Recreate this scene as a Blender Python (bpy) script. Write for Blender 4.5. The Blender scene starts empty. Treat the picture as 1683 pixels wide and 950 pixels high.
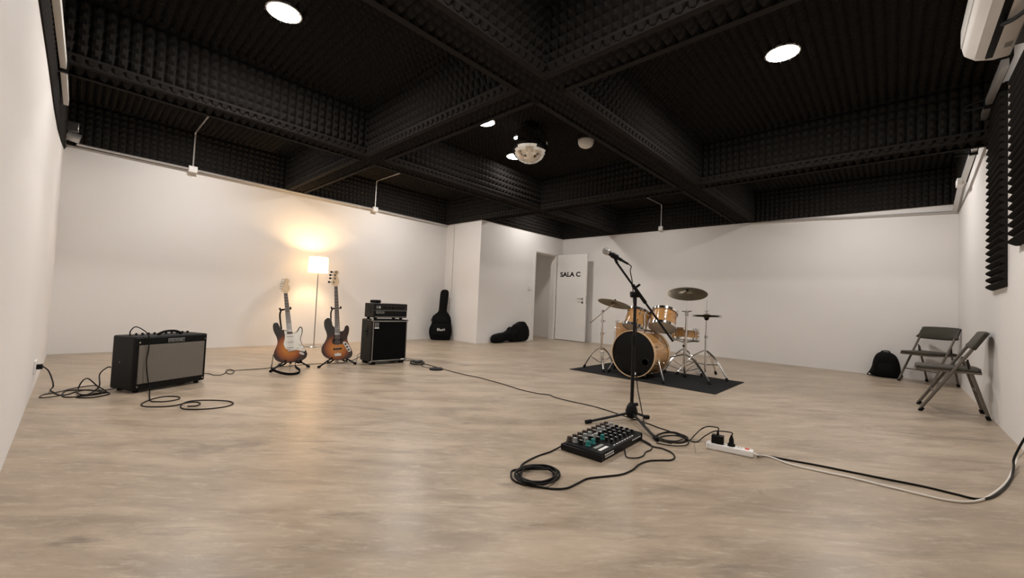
import bpy, bmesh, math, random
from mathutils import Vector as V, Matrix as M
random.seed(7)
D = bpy.data
SC = bpy.context.scene
COL = SC.collection
PI = math.pi

# ------------------------------------------------------------------ camera
W, H, F = 1683, 950, 671.607
YAW, PITCH, ROLL = .7525, .0341, .0441
CAM = V((0, 0, .85))
fw = V((math.cos(YAW)*math.cos(PITCH), math.sin(YAW)*math.cos(PITCH), math.sin(PITCH)))
r0 = fw.cross(V((0, 0, 1))).normalized(); u0 = r0.cross(fw)
cr = r0*math.cos(ROLL) + u0*math.sin(ROLL)
cu = -r0*math.sin(ROLL) + u0*math.cos(ROLL)
cd = D.cameras.new('camera'); cam = D.objects.new('camera', cd); COL.objects.link(cam)
cd.sensor_width = 36; cd.lens = F*36/W; cd.clip_start = .02; cd.clip_end = 60
m3 = M((cr, cu, -fw)).transposed()
cam.matrix_world = M.Translation(CAM) @ m3.to_4x4()
SC.camera = cam
# ------------------------------------------------------------------ world, exposure, lamp strengths
wd = D.worlds.new('world'); SC.world = wd; wd.use_nodes = True
wd.node_tree.nodes['Background'].inputs[0].default_value = (.5, .5, .5, 1)
wd.node_tree.nodes['Background'].inputs[1].default_value = 0.0
SC.view_settings.view_transform = 'Standard'; SC.view_settings.look = 'None'
SC.view_settings.gamma = 1; SC.view_settings.use_curve_mapping = False
SC.view_settings.exposure = 0.0
DOWNLIGHT = 375.0      # emission of the round ceiling lamps
DOWNCOL = (1, .945, .90)
FLOORLAMP = 62.0       # watts of the bulb in the floor lamp
CORRIDOR = 4.0  # glow of the added, unseen corridor lamp

# measured room (x runs to the right vanishing point, y to the left one)
XL, YA, XB, YR = -.181, 7.295, 8.411, -.652
YD, XJ = 6.161, 5.588
ZC, ZB = 3.08, 2.52          # foam tips of ceiling, of beams
ZS = 3.14                    # slab
def ray(x, y): return fw + cr*((x - W/2)/F) + cu*((H/2 - y)/F)
def at(x, y, z=0.0):
    d = ray(x, y); return CAM + d*((z - CAM.z)/d.z)
def atd(x, y, dep): return CAM + ray(x, y)*dep
def atx(x, y, X):
    d = ray(x, y); return CAM + d*(X/d.x)
def aty(x, y, Y):
    d = ray(x, y); return CAM + d*(Y/d.y)
def dep(p): return (V(p) - CAM).dot(fw)

# ------------------------------------------------------------------ materials
MATS = {}
def mat(name, col, rough=.5, metal=0.0, bump=0.0, bscale=60, vary=0.0, vscale=8, spec=.5, coat=0.0, emit=None):
    if name in MATS: return MATS[name]
    m = D.materials.new(name); m.use_nodes = True
    nt = m.node_tree; b = nt.nodes['Principled BSDF']
    b.inputs['Base Color'].default_value = (*col, 1)
    b.inputs['Roughness'].default_value = rough; b.inputs['Metallic'].default_value = metal
    b.inputs['Specular IOR Level'].default_value = spec; b.inputs['Coat Weight'].default_value = coat
    b.inputs['Coat Roughness'].default_value = .08
    tc = nt.nodes.new('ShaderNodeTexCoord')
    n = nt.nodes.new('ShaderNodeTexNoise'); nt.links.new(tc.outputs['Object'], n.inputs['Vector'])
    n.inputs['Scale'].default_value = vscale; n.inputs['Detail'].default_value = 6
    v = vary if vary else .06
    mx = nt.nodes.new('ShaderNodeMix'); mx.data_type = 'RGBA'
    mx.inputs['A'].default_value = (*[c*(1 - v) for c in col], 1)
    mx.inputs['B'].default_value = (*[min(1, c*(1 + v)) for c in col], 1)
    nt.links.new(n.outputs['Fac'], mx.inputs['Factor'])
    nt.links.new(mx.outputs['Result'], b.inputs['Base Color'])
    if bump:
        n2 = nt.nodes.new('ShaderNodeTexNoise'); nt.links.new(tc.outputs['Object'], n2.inputs['Vector'])
        n2.inputs['Scale'].default_value = bscale; n2.inputs['Detail'].default_value = 3
        bp = nt.nodes.new('ShaderNodeBump'); bp.inputs['Strength'].default_value = bump; bp.inputs['Distance'].default_value = .01
        nt.links.new(n2.outputs['Fac'], bp.inputs['Height']); nt.links.new(bp.outputs['Normal'], b.inputs['Normal'])
    if emit:
        b.inputs['Emission Color'].default_value = (*emit[0], 1); b.inputs['Emission Strength'].default_value = emit[1]
    MATS[name] = m
    return m
plaster = mat('white_plaster', (.80, .775, .75), .75, bump=.06, bscale=35, vary=.025, vscale=1.6, spec=.3)
foam = mat('charcoal_foam', (.022, .020, .0185), .95, vary=.12, vscale=5, spec=.05)
foamw = mat('wedge_foam', (.018, .0165, .015), .95, spec=.05)
whitep = mat('white_plastic', (.74, .72, .69), .4)
whitepaint = mat('white_gloss_paint', (.78, .755, .72), .4, vary=.02)
galv = mat('galvanised_conduit', (.62, .60, .58), .38, metal=.75)
black = mat('black_plastic', (.006, .006, .006), .45, spec=.14)
rubber = mat('black_rubber', (.005, .005, .005), .6, spec=.12)
tolex = mat('black_tolex', (.0075, .0073, .007), .5, bump=.35, bscale=260, spec=.16)
chrome = mat('chrome', (.78, .77, .75), .14, metal=1)
steel = mat('satin_steel', (.5, .49, .47), .3, metal=1)
blkmetal = mat('black_metal', (.006, .006, .0065), .35, spec=.22)
nylon = mat('black_nylon', (.005, .005, .0052), .75, bump=.4, bscale=70, spec=.1)
cord = mat('black_cable', (.006, .0055, .005), .45, spec=.15)
wcord = mat('white_cable', (.66, .62, .56), .5)
maple = mat('maple', (.70, .53, .34), .35, vary=.12, vscale=6)
rosew = mat('rosewood', (.045, .028, .02), .5, vary=.3, vscale=20)
ivory = mat('ivory_pickguard', (.78, .77, .70), .3)
tort = mat('dark_pickguard', (.03, .014, .010), .25, vary=.5, vscale=30)
brass = mat('cymbal_bronze', (.18, .14, .082), .4, metal=.85, vary=.2, vscale=14)
upholst = mat('olive_vinyl', (.040, .036, .025), .55, spec=.3)
chairm = mat('taupe_steel', (.135, .115, .095), .38, metal=.5)
matm = mat('grey_drum_mat', (.017, .017, .0175), .95, bump=.5, bscale=220, spec=.1)
headgrey = mat('drum_head_film', (.44, .42, .38), .35)
headblk = mat('black_drum_head', (.005, .005, .005), .25, spec=.16)
teal = mat('teal_knob', (.01, .17, .155), .4)
greyk = mat('grey_knob', (.24, .25, .24), .45)
lcd = mat('white_print', (.75, .74, .72), .5)
red = mat('red_switch', (.65, .05, .03), .3)
amber = None

def wood_mat():
    m = D.materials.new('natural_maple_shell'); m.use_nodes = True; nt = m.node_tree; b = nt.nodes['Principled BSDF']
    tc = nt.nodes.new('ShaderNodeTexCoord'); mp = nt.nodes.new('ShaderNodeMapping')
    mp.inputs['Scale'].default_value = (5, 30, 30)
    n = nt.nodes.new('ShaderNodeTexNoise'); n.inputs['Scale'].default_value = 1.2; n.inputs['Detail'].default_value = 5
    r = nt.nodes.new('ShaderNodeValToRGB')
    r.color_ramp.elements[0].position = .3; r.color_ramp.elements[0].color = (.36, .175, .054, 1)
    r.color_ramp.elements[1].position = .72; r.color_ramp.elements[1].color = (.53, .30, .115, 1)
    nt.links.new(tc.outputs['Object'], mp.inputs[0]); nt.links.new(mp.outputs[0], n.inputs['Vector'])
    nt.links.new(n.outputs['Fac'], r.inputs[0]); nt.links.new(r.outputs[0], b.inputs['Base Color'])
    b.inputs['Roughness'].default_value = .22; b.inputs['Coat Weight'].default_value = .5
    return m
shellwood = wood_mat()

def floor_mat():
    m = D.materials.new('polished_concrete'); m.use_nodes = True; nt = m.node_tree; b = nt.nodes['Principled BSDF']
    L = nt.links.new
    tc = nt.nodes.new('ShaderNodeTexCoord')
    def noise(rot, sc, scale, det, rough=.6, dist=0):
        mp = nt.nodes.new('ShaderNodeMapping'); mp.vector_type = 'TEXTURE'
        mp.inputs['Rotation'].default_value = (0, 0, rot); mp.inputs['Scale'].default_value = sc
        n = nt.nodes.new('ShaderNodeTexNoise'); n.inputs['Scale'].default_value = scale
        n.inputs['Detail'].default_value = det; n.inputs['Roughness'].default_value = rough; n.inputs['Distortion'].default_value = dist
        L(tc.outputs['Object'], mp.inputs[0]); L(mp.outputs[0], n.inputs['Vector']); return n
    a = -.80
    n1 = noise(a, (3.4, 1, 1), 5.5, 9, .66, .5)       # trowelled streaks
    n2 = noise(a, (1.5, 1, 1), .8, 4, .55, .4)        # broad clouds
    n3 = noise(a, (4.5, 1, 1), 30, 6, .75, .3)           # fine streaks
    n4 = noise(0, (1, 1, 1), 60, 3, .6)               # grit
    def mix(fac, A, B, f=None):
        x = nt.nodes.new('ShaderNodeMix'); x.data_type = 'RGBA'
        if f is not None: x.inputs['Factor'].default_value = f
        for s, v in (('A', A), ('B', B)):
            if isinstance(v, tuple): x.inputs[s].default_value = (*v, 1)
            else: L(v, x.inputs[s])
        if fac is not None: L(fac, x.inputs['Factor'])
        return x
    def ramp(src, p0, p1):
        r = nt.nodes.new('ShaderNodeMapRange'); r.inputs[1].default_value = p0; r.inputs[2].default_value = p1
        L(src, r.inputs[0]); return r.outputs[0]
    c1 = mix(ramp(n2.outputs['Fac'], .32, .68), (.375, .296, .214), (.462, .374, .282))
    c2 = mix(ramp(n1.outputs['Fac'], .37, .62), (.272, .213, .153), c1.outputs['Result'])
    c3 = mix(ramp(n3.outputs['Fac'], .52, .80), c2.outputs['Result'], (.53, .445, .355))
    n5 = noise(a, (4.5, 1, 1), 4.2, 10, .74, 1.0)
    c4 = mix(ramp(n5.outputs['Fac'], .57, .69), c3.outputs['Result'], (.185, .147, .112))
    L(c4.outputs['Result'], b.inputs['Base Color'])
    rr = nt.nodes.new('ShaderNodeMapRange'); rr.inputs[3].default_value = .24; rr.inputs[4].default_value = .46
    L(n1.outputs['Fac'], rr.inputs[0]); L(rr.outputs[0], b.inputs['Roughness'])
    b.inputs['Specular IOR Level'].default_value = .4
    bp = nt.nodes.new('ShaderNodeBump'); bp.inputs['Strength'].default_value = .12; bp.inputs['Distance'].default_value = .006
    ad = nt.nodes.new('ShaderNodeMath'); ad.operation = 'MULTIPLY_ADD'; ad.inputs[1].default_value = .25
    L(n4.outputs['Fac'], ad.inputs[0]); L(n3.outputs['Fac'], ad.inputs[2])
    L(ad.outputs[0], bp.inputs['Height']); L(bp.outputs['Normal'], b.inputs['Normal'])
    return m

def burst_mat(name, cz, ax, az):
    m = D.materials.new(name); m.use_nodes = True; nt = m.node_tree; b = nt.nodes['Principled BSDF']
    tc = nt.nodes.new('ShaderNodeTexCoord'); mp = nt.nodes.new('ShaderNodeMapping')
    mp.inputs['Location'].default_value = (0, 0, -cz/az); mp.inputs['Scale'].default_value = (1/ax, 0, 1/az)
    ln = nt.nodes.new('ShaderNodeVectorMath'); ln.operation = 'LENGTH'
    r = nt.nodes.new('ShaderNodeValToRGB'); e = r.color_ramp.elements
    e[0].position = .25; e[0].color = (.50, .17, .018, 1)
    e[1].position = .90; e[1].color = (.008, .005, .004, 1)
    x = e.new(.50); x.color = (.30, .075, .010, 1)
    x = e.new(.70); x.color = (.045, .010, .004, 1)
    nt.links.new(tc.outputs['Object'], mp.inputs[0]); nt.links.new(mp.outputs[0], ln.inputs[0])
    nt.links.new(ln.outputs['Value'], r.inputs[0]); nt.links.new(r.outputs[0], b.inputs['Base Color'])
    b.inputs['Roughness'].default_value = .18; b.inputs['Coat Weight'].default_value = .6
    return m

def grille_mat():
    m = D.materials.new('silver_grille_cloth'); m.use_nodes = True; nt = m.node_tree; b = nt.nodes['Principled BSDF']
    tc = nt.nodes.new('ShaderNodeTexCoord')
    w = nt.nodes.new('ShaderNodeTexWave'); w.bands_direction = 'X'; w.inputs['Scale'].default_value = 26
    w.inputs['Distortion'].default_value = .6; w.inputs['Detail'].default_value = 2
    w2 = nt.nodes.new('ShaderNodeTexWave'); w2.bands_direction = 'Z'; w2.inputs['Scale'].default_value = 60
    n = nt.nodes.new('ShaderNodeTexNoise'); n.inputs['Scale'].default_value = 9
    for q in (w, w2, n): nt.links.new(tc.outputs['Object'], q.inputs['Vector'])
    a = nt.nodes.new('ShaderNodeMath'); a.operation = 'MULTIPLY_ADD'; a.inputs[1].default_value = .35
    nt.links.new(w2.outputs['Fac'], a.inputs[0]); nt.links.new(w.outputs['Fac'], a.inputs[2])
    mx = nt.nodes.new('ShaderNodeMix'); mx.data_type = 'RGBA'
    mx.inputs['A'].default_value = (.085, .074, .062, 1); mx.inputs['B'].default_value = (.185, .165, .14, 1)
    nt.links.new(a.outputs[0], mx.inputs['Factor']); nt.links.new(mx.outputs['Result'], b.inputs['Base Color'])
    b.inputs['Roughness'].default_value = .8
    return m
grille = grille_mat()
def emis(name, col, s):
    m = D.materials.new(name); m.use_nodes = True; nt = m.node_tree
    b = nt.nodes['Principled BSDF']; b.inputs['Base Color'].default_value = (*col, 1)
    b.inputs['Emission Color'].default_value = (*col, 1); b.inputs['Emission Strength'].default_value = s
    return m
DIF = {}
def diffuser(k):
    if k not in DIF: DIF[k] = emis('lit_diffuser', DOWNCOL, DOWNLIGHT*k)
    return DIF[k]
def shade_mat():
    m = D.materials.new('lamp_shade_fabric'); m.use_nodes = True; nt = m.node_tree
    out = nt.nodes['Material Output']; nt.nodes.remove(nt.nodes['Principled BSDF'])
    d = nt.nodes.new('ShaderNodeBsdfDiffuse'); d.inputs[0].default_value = (.85, .80, .70, 1)
    t = nt.nodes.new('ShaderNodeBsdfTranslucent'); t.inputs[0].default_value = (.95, .88, .74, 1)
    mx = nt.nodes.new('ShaderNodeMixShader'); mx.inputs[0].default_value = .55
    nt.links.new(d.outputs[0], mx.inputs[1]); nt.links.new(t.outputs[0], mx.inputs[2]); nt.links.new(mx.outputs[0], out.inputs[0])
    return m

# ------------------------------------------------------------------ mesh helpers
class MB:
    def __init__(s): s.v = []; s.f = []
    def add(s, vs, fs):
        o = len(s.v); s.v += [V(p) for p in vs]; s.f += [tuple(i + o for i in f) for f in fs]; return s
    def box(s, a, b, mt=None):
        x0, y0, z0 = a; x1, y1, z1 = b
        vs = [V(p) for p in ((x0,y0,z0),(x1,y0,z0),(x1,y1,z0),(x0,y1,z0),(x0,y0,z1),(x1,y0,z1),(x1,y1,z1),(x0,y1,z1))]
        if mt: vs = [mt @ p for p in vs]
        return s.add(vs, [(3,2,1,0),(4,5,6,7),(0,1,5,4),(1,2,6,5),(2,3,7,6),(3,0,4,7)])
    def cbox(s, c, d, mt=None):
        return s.box([c[i] - d[i]/2 for i in range(3)], [c[i] + d[i]/2 for i in range(3)], mt)
    def rod(s, p, q, r, r2=None, n=10):
        p, q = V(p), V(q); r2 = r if r2 is None else r2
        t = (q - p).normalized(); a = t.orthogonal().normalized(); b = t.cross(a)
        vs = []
        for c, rr in ((p, r), (q, r2)):
            for i in range(n):
                th = 2*PI*i/n; vs.append(c + (a*math.cos(th) + b*math.sin(th))*rr)
        fs = [(i, (i+1) % n, n + (i+1) % n, n + i) for i in range(n)]
        fs += [tuple(range(n - 1, -1, -1)), tuple(range(n, 2*n))]
        return s.add(vs, fs)
    def tube(s, pts, r, n=8, closed=False):
        pts = [V(p) for p in pts]; N = len(pts); vs = []; a = None
        for i, p in enumerate(pts):
            if closed: t = pts[(i+1) % N] - pts[i-1]
            else: t = pts[min(i+1, N-1)] - pts[max(i-1, 0)]
            t.normalize()
            a = t.orthogonal().normalized() if a is None else (a - t*a.dot(t)).normalized()
            b = t.cross(a)
            for k in range(n):
                th = 2*PI*k/n; vs.append(p + (a*math.cos(th) + b*math.sin(th))*r)
        fs = []
        for i in range(N if closed else N - 1):
            j = (i+1) % N
            fs += [(i*n + k, i*n + (k+1) % n, j*n + (k+1) % n, j*n + k) for k in range(n)]
        if not closed: fs += [tuple(range(n - 1, -1, -1)), tuple(range((N-1)*n, N*n))]
        return s.add(vs, fs)
    def lathe(s, prof, n=32, mt=None):
        """prof: list of (r, z); axis z"""
        vs = []; fs = []; rings = []
        for r, z in prof:
            if r < 1e-6: rings.append((len(vs), 1)); vs.append(V((0, 0, z)))
            else:
                rings.append((len(vs), n)); vs += [V((r*math.cos(2*PI*i/n), r*math.sin(2*PI*i/n), z)) for i in range(n)]
        for (a, na), (b, nb) in zip(rings, rings[1:]):
            for i in range(n):
                j = (i+1) % n
                if na == 1 and nb == 1: continue
                if na == 1: fs.append((a, b + j, b + i))
                elif nb == 1: fs.append((a + i, a + j, b))
                else: fs.append((a + i, a + j, b + j, b + i))
        if mt: vs = [mt @ p for p in vs]
        return s.add(vs, fs)
    def prism(s, out, y0, y1, mt=None, inset=0.0, cx=0.0, cz=0.0):
        """outline in (x, z), extruded along y from y0 (front) to y1; inset rounds both faces"""
        n = len(out); vs = []
        k = 1 - inset
        lay = [(y0, k), (y0 + (y1 - y0)*.18, 1), (y0 + (y1 - y0)*.82, 1), (y1, k)] if inset else [(y0, 1), (y1, 1)]
        for y, q in lay:
            vs += [V((cx + (x - cx)*q, y, cz + (z - cz)*q)) for x, z in out]
        if mt: vs = [mt @ p for p in vs]
        fs = []
        for l in range(len(lay) - 1):
            fs += [(l*n + i, l*n + (i+1) % n, (l+1)*n + (i+1) % n, (l+1)*n + i) for i in range(n)]
        fs += [tuple(range(n - 1, -1, -1)), tuple(range((len(lay)-1)*n, len(lay)*n))]
        return s.add(vs, fs)
    def ball(s, c, r, n=16, sc=(1, 1, 1)):
        pr = [(r*math.sin(PI*i/(n//2)), -r*math.cos(PI*i/(n//2))) for i in range(n//2 + 1)]
        return s.lathe(pr, n, M.Translation(V(c)) @ M.Diagonal((*sc, 1)))
    def mesh(s, name, m, angle=35):
        me = D.meshes.new(name); me.from_pydata(s.v, [], s.f)
        bm = bmesh.new(); bm.from_mesh(me); bmesh.ops.recalc_face_normals(bm, faces=bm.faces); bm.to_mesh(me); bm.free()
        if m: me.materials.append(m)
        if angle:
            for p in me.polygons: p.use_smooth = True
            me.set_sharp_from_angle(angle=math.radians(angle))
        return me
    def build(s, name, m, parent=None, world=False, bevel=0, seg=2, angle=35, label=None):
        if world and parent is not None:
            inv = parent.matrix_basis.inverted()
            if parent.parent: inv = inv @ parent.parent.matrix_basis.inverted()
            s.v = [inv @ p for p in s.v]
        o = D.objects.new(name, s.mesh(name, m, angle)); COL.objects.link(o)
        if parent is not None: o.parent = parent
        if bevel:
            b = o.modifiers.new('bevel', 'BEVEL'); b.width = bevel; b.segments = seg; b.limit_method = 'ANGLE'; b.angle_limit = math.radians(35)
        if label: o['label'] = label
        return o
def thing(name, label, cat, loc=(0, 0, 0), rotz=0.0, group=None, mtx=None):
    o = D.objects.new(name, None); COL.objects.link(o); o.empty_display_size = .1
    if mtx is not None: o.matrix_basis = mtx
    else: o.location = loc; o.rotation_euler = (0, 0, rotz); o.matrix_basis = M.Translation(V(loc)) @ M.Rotation(rotz, 4, 'Z')
    tag(o, label, cat, group); return o
def tag(o, label, cat, group=None):
    o['label'] = label; o['category'] = cat
    if group: o['group'] = group
    return o
def struct(o, label=None):
    o['kind'] = 'structure'
    if label: o['label'] = label
    return o
def copy_tree(o, parent=None):
    c = o.copy(); COL.objects.link(c)
    if parent is not None: c.parent = parent
    for ch in list(o.children): copy_tree(ch, c)
    return c
def inst(mesh, name, parent, mtx=None):
    o = D.objects.new(name, mesh); COL.objects.link(o); o.parent = parent
    if mtx is not None: o.matrix_basis = mtx
    return o
def smooth(pts, k=6, closed=False):
    pts = [V(p) for p in pts]; N = len(pts); out = []
    rng = N if closed else N - 1
    for i in range(rng):
        if closed: a, b, c, d = pts[i-1], pts[i], pts[(i+1) % N], pts[(i+2) % N]
        else: a, b, c, d = pts[max(i-1, 0)], pts[i], pts[i+1], pts[min(i+2, N-1)]
        for j in range(k):
            t = j/k
            out.append(.5*((2*b) + (c - a)*t + (2*a - 5*b + 4*c - d)*t*t + (3*b - a - 3*c + d)*t**3))
    if not closed: out.append(pts[-1])
    return out
def smooth2(pts, k=4):
    return [(p.x, p.y) for p in smooth([V((x, z, 0)) for x, z in pts], k, True)]

# ------------------------------------------------------------------ foam panels
def foam_grid(nx, ny, style, hgt, lip=0.0, pos=None, base=.02, k=4):
    """unit panel in x,y (0..1), bumps along +z in metres; pos(s,t) optional -> Vector on a surface and normal"""
    mb = MB(); NX, NY = nx*k, ny*k; vs = []
    for j in range(NY + 1):
        for i in range(NX + 1):
            s_, t_ = i/NX, j/NY
            x = ((i/k) % 1)*2 - 1; y = ((j/k) % 1)*2 - 1
            if style == 'pyramid': h = min(1, 1.12*(1 - max(abs(x), abs(y))))
            elif style == 'egg': h = math.cos(PI*x/2)*math.cos(PI*y/2)
            else: h = (1 - abs(y))
            if lip and t_ < lip: h = .55
            z = base + h*hgt
            vs.append(V((s_, t_, z)))
    fs = [(j*(NX+1) + i, j*(NX+1) + i + 1, (j+1)*(NX+1) + i + 1, (j+1)*(NX+1) + i) for j in range(NY) for i in range(NX)]
    # skirt
    ring = [i for i in range(NX)] + [j*(NX+1) + NX for j in range(NY)] + [NY*(NX+1) + i for i in range(NX, 0, -1)] + [j*(NX+1) for j in range(NY, 0, -1)]
    o = len(vs); vs += [V((vs[i].x, vs[i].y, 0)) for i in ring]; n = len(ring)
    fs += [(ring[(i+1) % n], ring[i], o + i, o + (i+1) % n) for i in range(n)]
    if pos: vs = [pos(p.x, p.y, p.z) for p in vs]
    mb.add(vs, fs); return mb
FM = {}
def foam_mesh(nx, ny, style, hgt, lip=0.0):
    key = (nx, ny, style, hgt, lip)
    if key not in FM: FM[key] = foam_grid(nx, ny, style, hgt, lip).mesh('foam_panel', foam, angle=28 if style != 'egg' else 60)
    return FM[key]
def place(parent, mesh, o, u, v, n):
    """panel with corner o, edge vectors u and v (metres) and unit normal n"""
    mt = M((u, v, n)).transposed().to_4x4(); mt.translation = V(o)
    return inst(mesh, 'foam_panel', parent, mt)
def run(parent, o, u, v, n, step, across, style, hgt, lip=0.0):
    """row of panels along u, each about step long"""
    u, v, n = V(u), V(v), V(n); L = u.length; c = max(1, round(L/step))
    nx = max(2, round(L/c/.074)); me = foam_mesh(nx, across, style, hgt, lip)
    for i in range(c): place(parent, me, V(o) + u*(i/c), u/c, v, n)

# ------------------------------------------------------------------ shell of the room
fl = MB().box((XL - .15, YR - .15, -.12), (XB + .15, YA + .35, 0)).build('floor', floor_mat(), angle=0); struct(fl, 'beige streaky polished concrete floor')
ce = MB().box((XL - .15, YR - .15, ZS), (XB + .15, YA + .35, ZS + .15)).build('ceiling', foam, angle=0); struct(ce, 'black acoustic foam coffered ceiling')
wl = struct(MB().box((XL - .15, YR, 0), (XL, YA, ZS)).build('wall_left', plaster, angle=0))
wr = struct(MB().box((XL - .15, YR - .15, 0), (XB + .15, YR, ZS)).build('wall_right', plaster, angle=0))
wa = struct(MB().box((XL - .15, YA, 0), (XJ, YA + .15, ZS)).build('wall_back_left', plaster, angle=0))
wb = struct(MB().box((XB, YR, 0), (XB + .15, YA + .3, ZS)).build('wall_back_right', plaster, angle=0))
wj = struct(MB().box((XJ, YD, 0), (XJ + .14, YA + .15, ZS)).build('wall_jog', plaster, angle=0))
DX0, DX1, DZ = 7.345, 8.135, 2.075
wd_ = MB(); wd_.box((XJ + .14, YD, 0), (DX0, YD + .14, ZS)); wd_.box((DX0, YD, DZ), (DX1, YD + .14, ZS)); wd_.box((DX1, YD, 0), (XB, YD + .14, ZS))
wdo = struct(wd_.build('wall_door', plaster, angle=0))
# corridor behind the door
struct(MB().box((XJ + .14, YA + .15, 0), (XB, YA + .3, ZS)).build('wall_corridor', plaster, angle=0))
struct(MB().box((XJ + .14, YD + .14, 2.5), (XB, YA + .15, 2.55)).build('ceiling_corridor', plaster, angle=0))

# beams --------------------------------------------------------------
T = .075
BU = [(1.86, 2.24), (4.55, 4.90)]        # beams running along x
BV = [(2.24, 2.575), (5.50, 5.84)]       # beams running along y
BH = .055
cof_x = [(XL, BV[0][0] + T), (BV[0][1] - T, BV[1][0] + T), (BV[1][1] - T, XB)]
cof_y = [(YR, BU[0][0] + T), (BU[0][1] - T, BU[1][0] + T), (BU[1][1] - T, YA)]
zt = ZS; zb = ZB + T
for (a, b) in BU:
    bo = MB().box((XL, a + T, zb), (XB, b - T, zt)).build('ceiling_beam', foam, angle=0); struct(bo)
    run(bo, (XL, b, zb), (XB - XL, 0, 0), (0, a - b, 0), (0, 0, -1), .86, 5, 'pyramid', BH)
    for (x0, x1) in cof_x:
        run(bo, (x0, a + T, ZB + .005), (x1 - x0, 0, 0), (0, 0, zt - ZB - .005), (0, -1, 0), .95, 7, 'pyramid', BH, .08)
        run(bo, (x1, b - T, ZB + .005), (x0 - x1, 0, 0), (0, 0, zt - ZB - .005), (0, 1, 0), .95, 7, 'pyramid', BH, .08)
for (a, b) in BV:
    mb = MB()
    segs = [(YR, BU[0][0] + T), (BU[0][1] - T, BU[1][0] + T), (BU[1][1] - T, YA)]
    for s0, s1 in segs: mb.box((a + T, s0, zb), (b - T, s1, zt))
    bo = mb.build('ceiling_beam', foam, angle=0); struct(bo)
    for s0, s1 in ((YR, BU[0][0]), (BU[0][1], BU[1][0]), (BU[1][1], YA)):
        run(bo, (a, s0, zb), (0, s1 - s0, 0), (b - a, 0, 0), (0, 0, -1), .86, 5, 'pyramid', BH)
    for (y0, y1) in cof_y:
        run(bo, (a + T, y1, ZB + .005), (0, y0 - y1, 0), (0, 0, zt - ZB - .005), (-1, 0, 0), .95, 7, 'pyramid', BH, .08)
        run(bo, (b - T, y0, ZB + .005), (0, y1 - y0, 0), (0, 0, zt - ZB - .005), (1, 0, 0), .95, 7, 'pyramid', BH, .08)
# coffer ceilings
for (x0, x1) in cof_x:
    cx_ = max(1, round((x1 - x0)/.84))
    for (y0, y1) in cof_y:
        cy_ = max(1, round((y1 - y0)/.82))
        for i in range(cx_):
            for j in range(cy_):
                w_, h_ = (x1 - x0)/cx_, (y1 - y0)/cy_
                place(ce, foam_mesh(12, 12, 'pyramid', .055), (x0 + i*w_, y0 + (j+1)*h_, ZS), (w_, 0, 0), (0, -h_, 0), (0, 0, -1))
# foam bands on top of the walls, between the beams
def band(name, a, b):
    return struct(MB().box(a, b).build(name, foam, angle=0))
WA, WD, WJ, WB, WL, WR = wa, wdo, wj, wb, wl, wr
wa = band('trim_2', (XL, YA - .006, ZB), (XJ, YA, ZS)); wdo = band('trim_3', (XJ, YD - .006, ZB), (XB, YD, ZS))
wj = band('trim_4', (XJ - .006, YD, ZB), (XJ, YA, ZS)); wb = band('trim_5', (XB - .006, YR, ZB), (XB, YD, ZS))
wl = band('trim_6', (XL, YR, 2.6), (XL + .006, YA, ZS)); wr = band('trim_7', (XL, YR, 3.0), (XB, YR + .006, ZS))
for (x0, x1) in cof_x[:2] :
    run(wa, (x0, YA, ZB - .0), (min(x1, XJ) - x0, 0, 0), (0, 0, zt - ZB), (0, -1, 0), .9, 8, 'pyramid', .045)
run(wdo, (XJ + .02, YD, ZB), (XB - XJ - .02, 0, 0), (0, 0, zt - ZB), (0, -1, 0), .9, 8, 'pyramid', .045)
run(wj, (XJ, YA, ZB), (0, YD - YA, 0), (0, 0, zt - ZB), (-1, 0, 0), .9, 8, 'pyramid', .045)
for (y0, y1) in cof_y[:2]:
    run(wb, (XB, y1, ZB), (0, y0 - y1, 0), (0, 0, zt - ZB), (-1, 0, 0), .9, 8, 'pyramid', .045)
run(wb, (XB, YD, ZB), (0, cof_y[2][0] - YD, 0), (0, 0, zt - ZB), (-1, 0, 0), .9, 8, 'pyramid', .045)
def patch(parent, P, n, nx, ny, style='pyramid', hgt=.03, m=None, base=.02, k=4):
    """bilinear panel: P = bottom-left, bottom-right, top-right, top-left"""
    P = [V(p) for p in P]; n = V(n)
    def pos(s, t, z): return P[0]*(1-s)*(1-t) + P[1]*s*(1-t) + P[2]*s*t + P[3]*(1-s)*t + n*z
    return foam_grid(nx, ny, style, hgt, 0, pos, base, k).build('foam_panel', m or foam, parent, angle=28)
# left wall band hangs lower; right wall band rises towards the camera
lz = [(YA, 2.46), (6.3, 2.31), (5.4, 2.2), (4.6, 2.15), (3.7, 2.135), (2.8, 2.10), (1.9, 2.09), (1.0, 2.08), (.1, 2.08), (YR, 2.08)]
for (a, za), (b, zb_) in zip(lz, lz[1:]):
    patch(wl, [(XL, b, zb_), (XL, a, za), (XL, a, ZS), (XL, b, ZS)], (1, 0, 0), 12, 14, hgt=.012, base=.008)
rz = [(XB, 2.47)] + [(p.x, p.z) for p in (aty(px, py, YR + .05) for px, py in ((1584, 288), (1601, 234), (1626, 156), (1650, 95)))]
rz = [(x, min(z, ZS - .08)) for x, z in rz]
for (a, za), (b, zb_) in zip(rz, rz[1:]):
    patch(wr, [(a, YR, za), (b, YR, zb_), (b, YR, ZS), (a, YR, ZS)], (0, 1, 0), max(4, round((a-b)/.07)), 6, hgt=.03)
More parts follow.
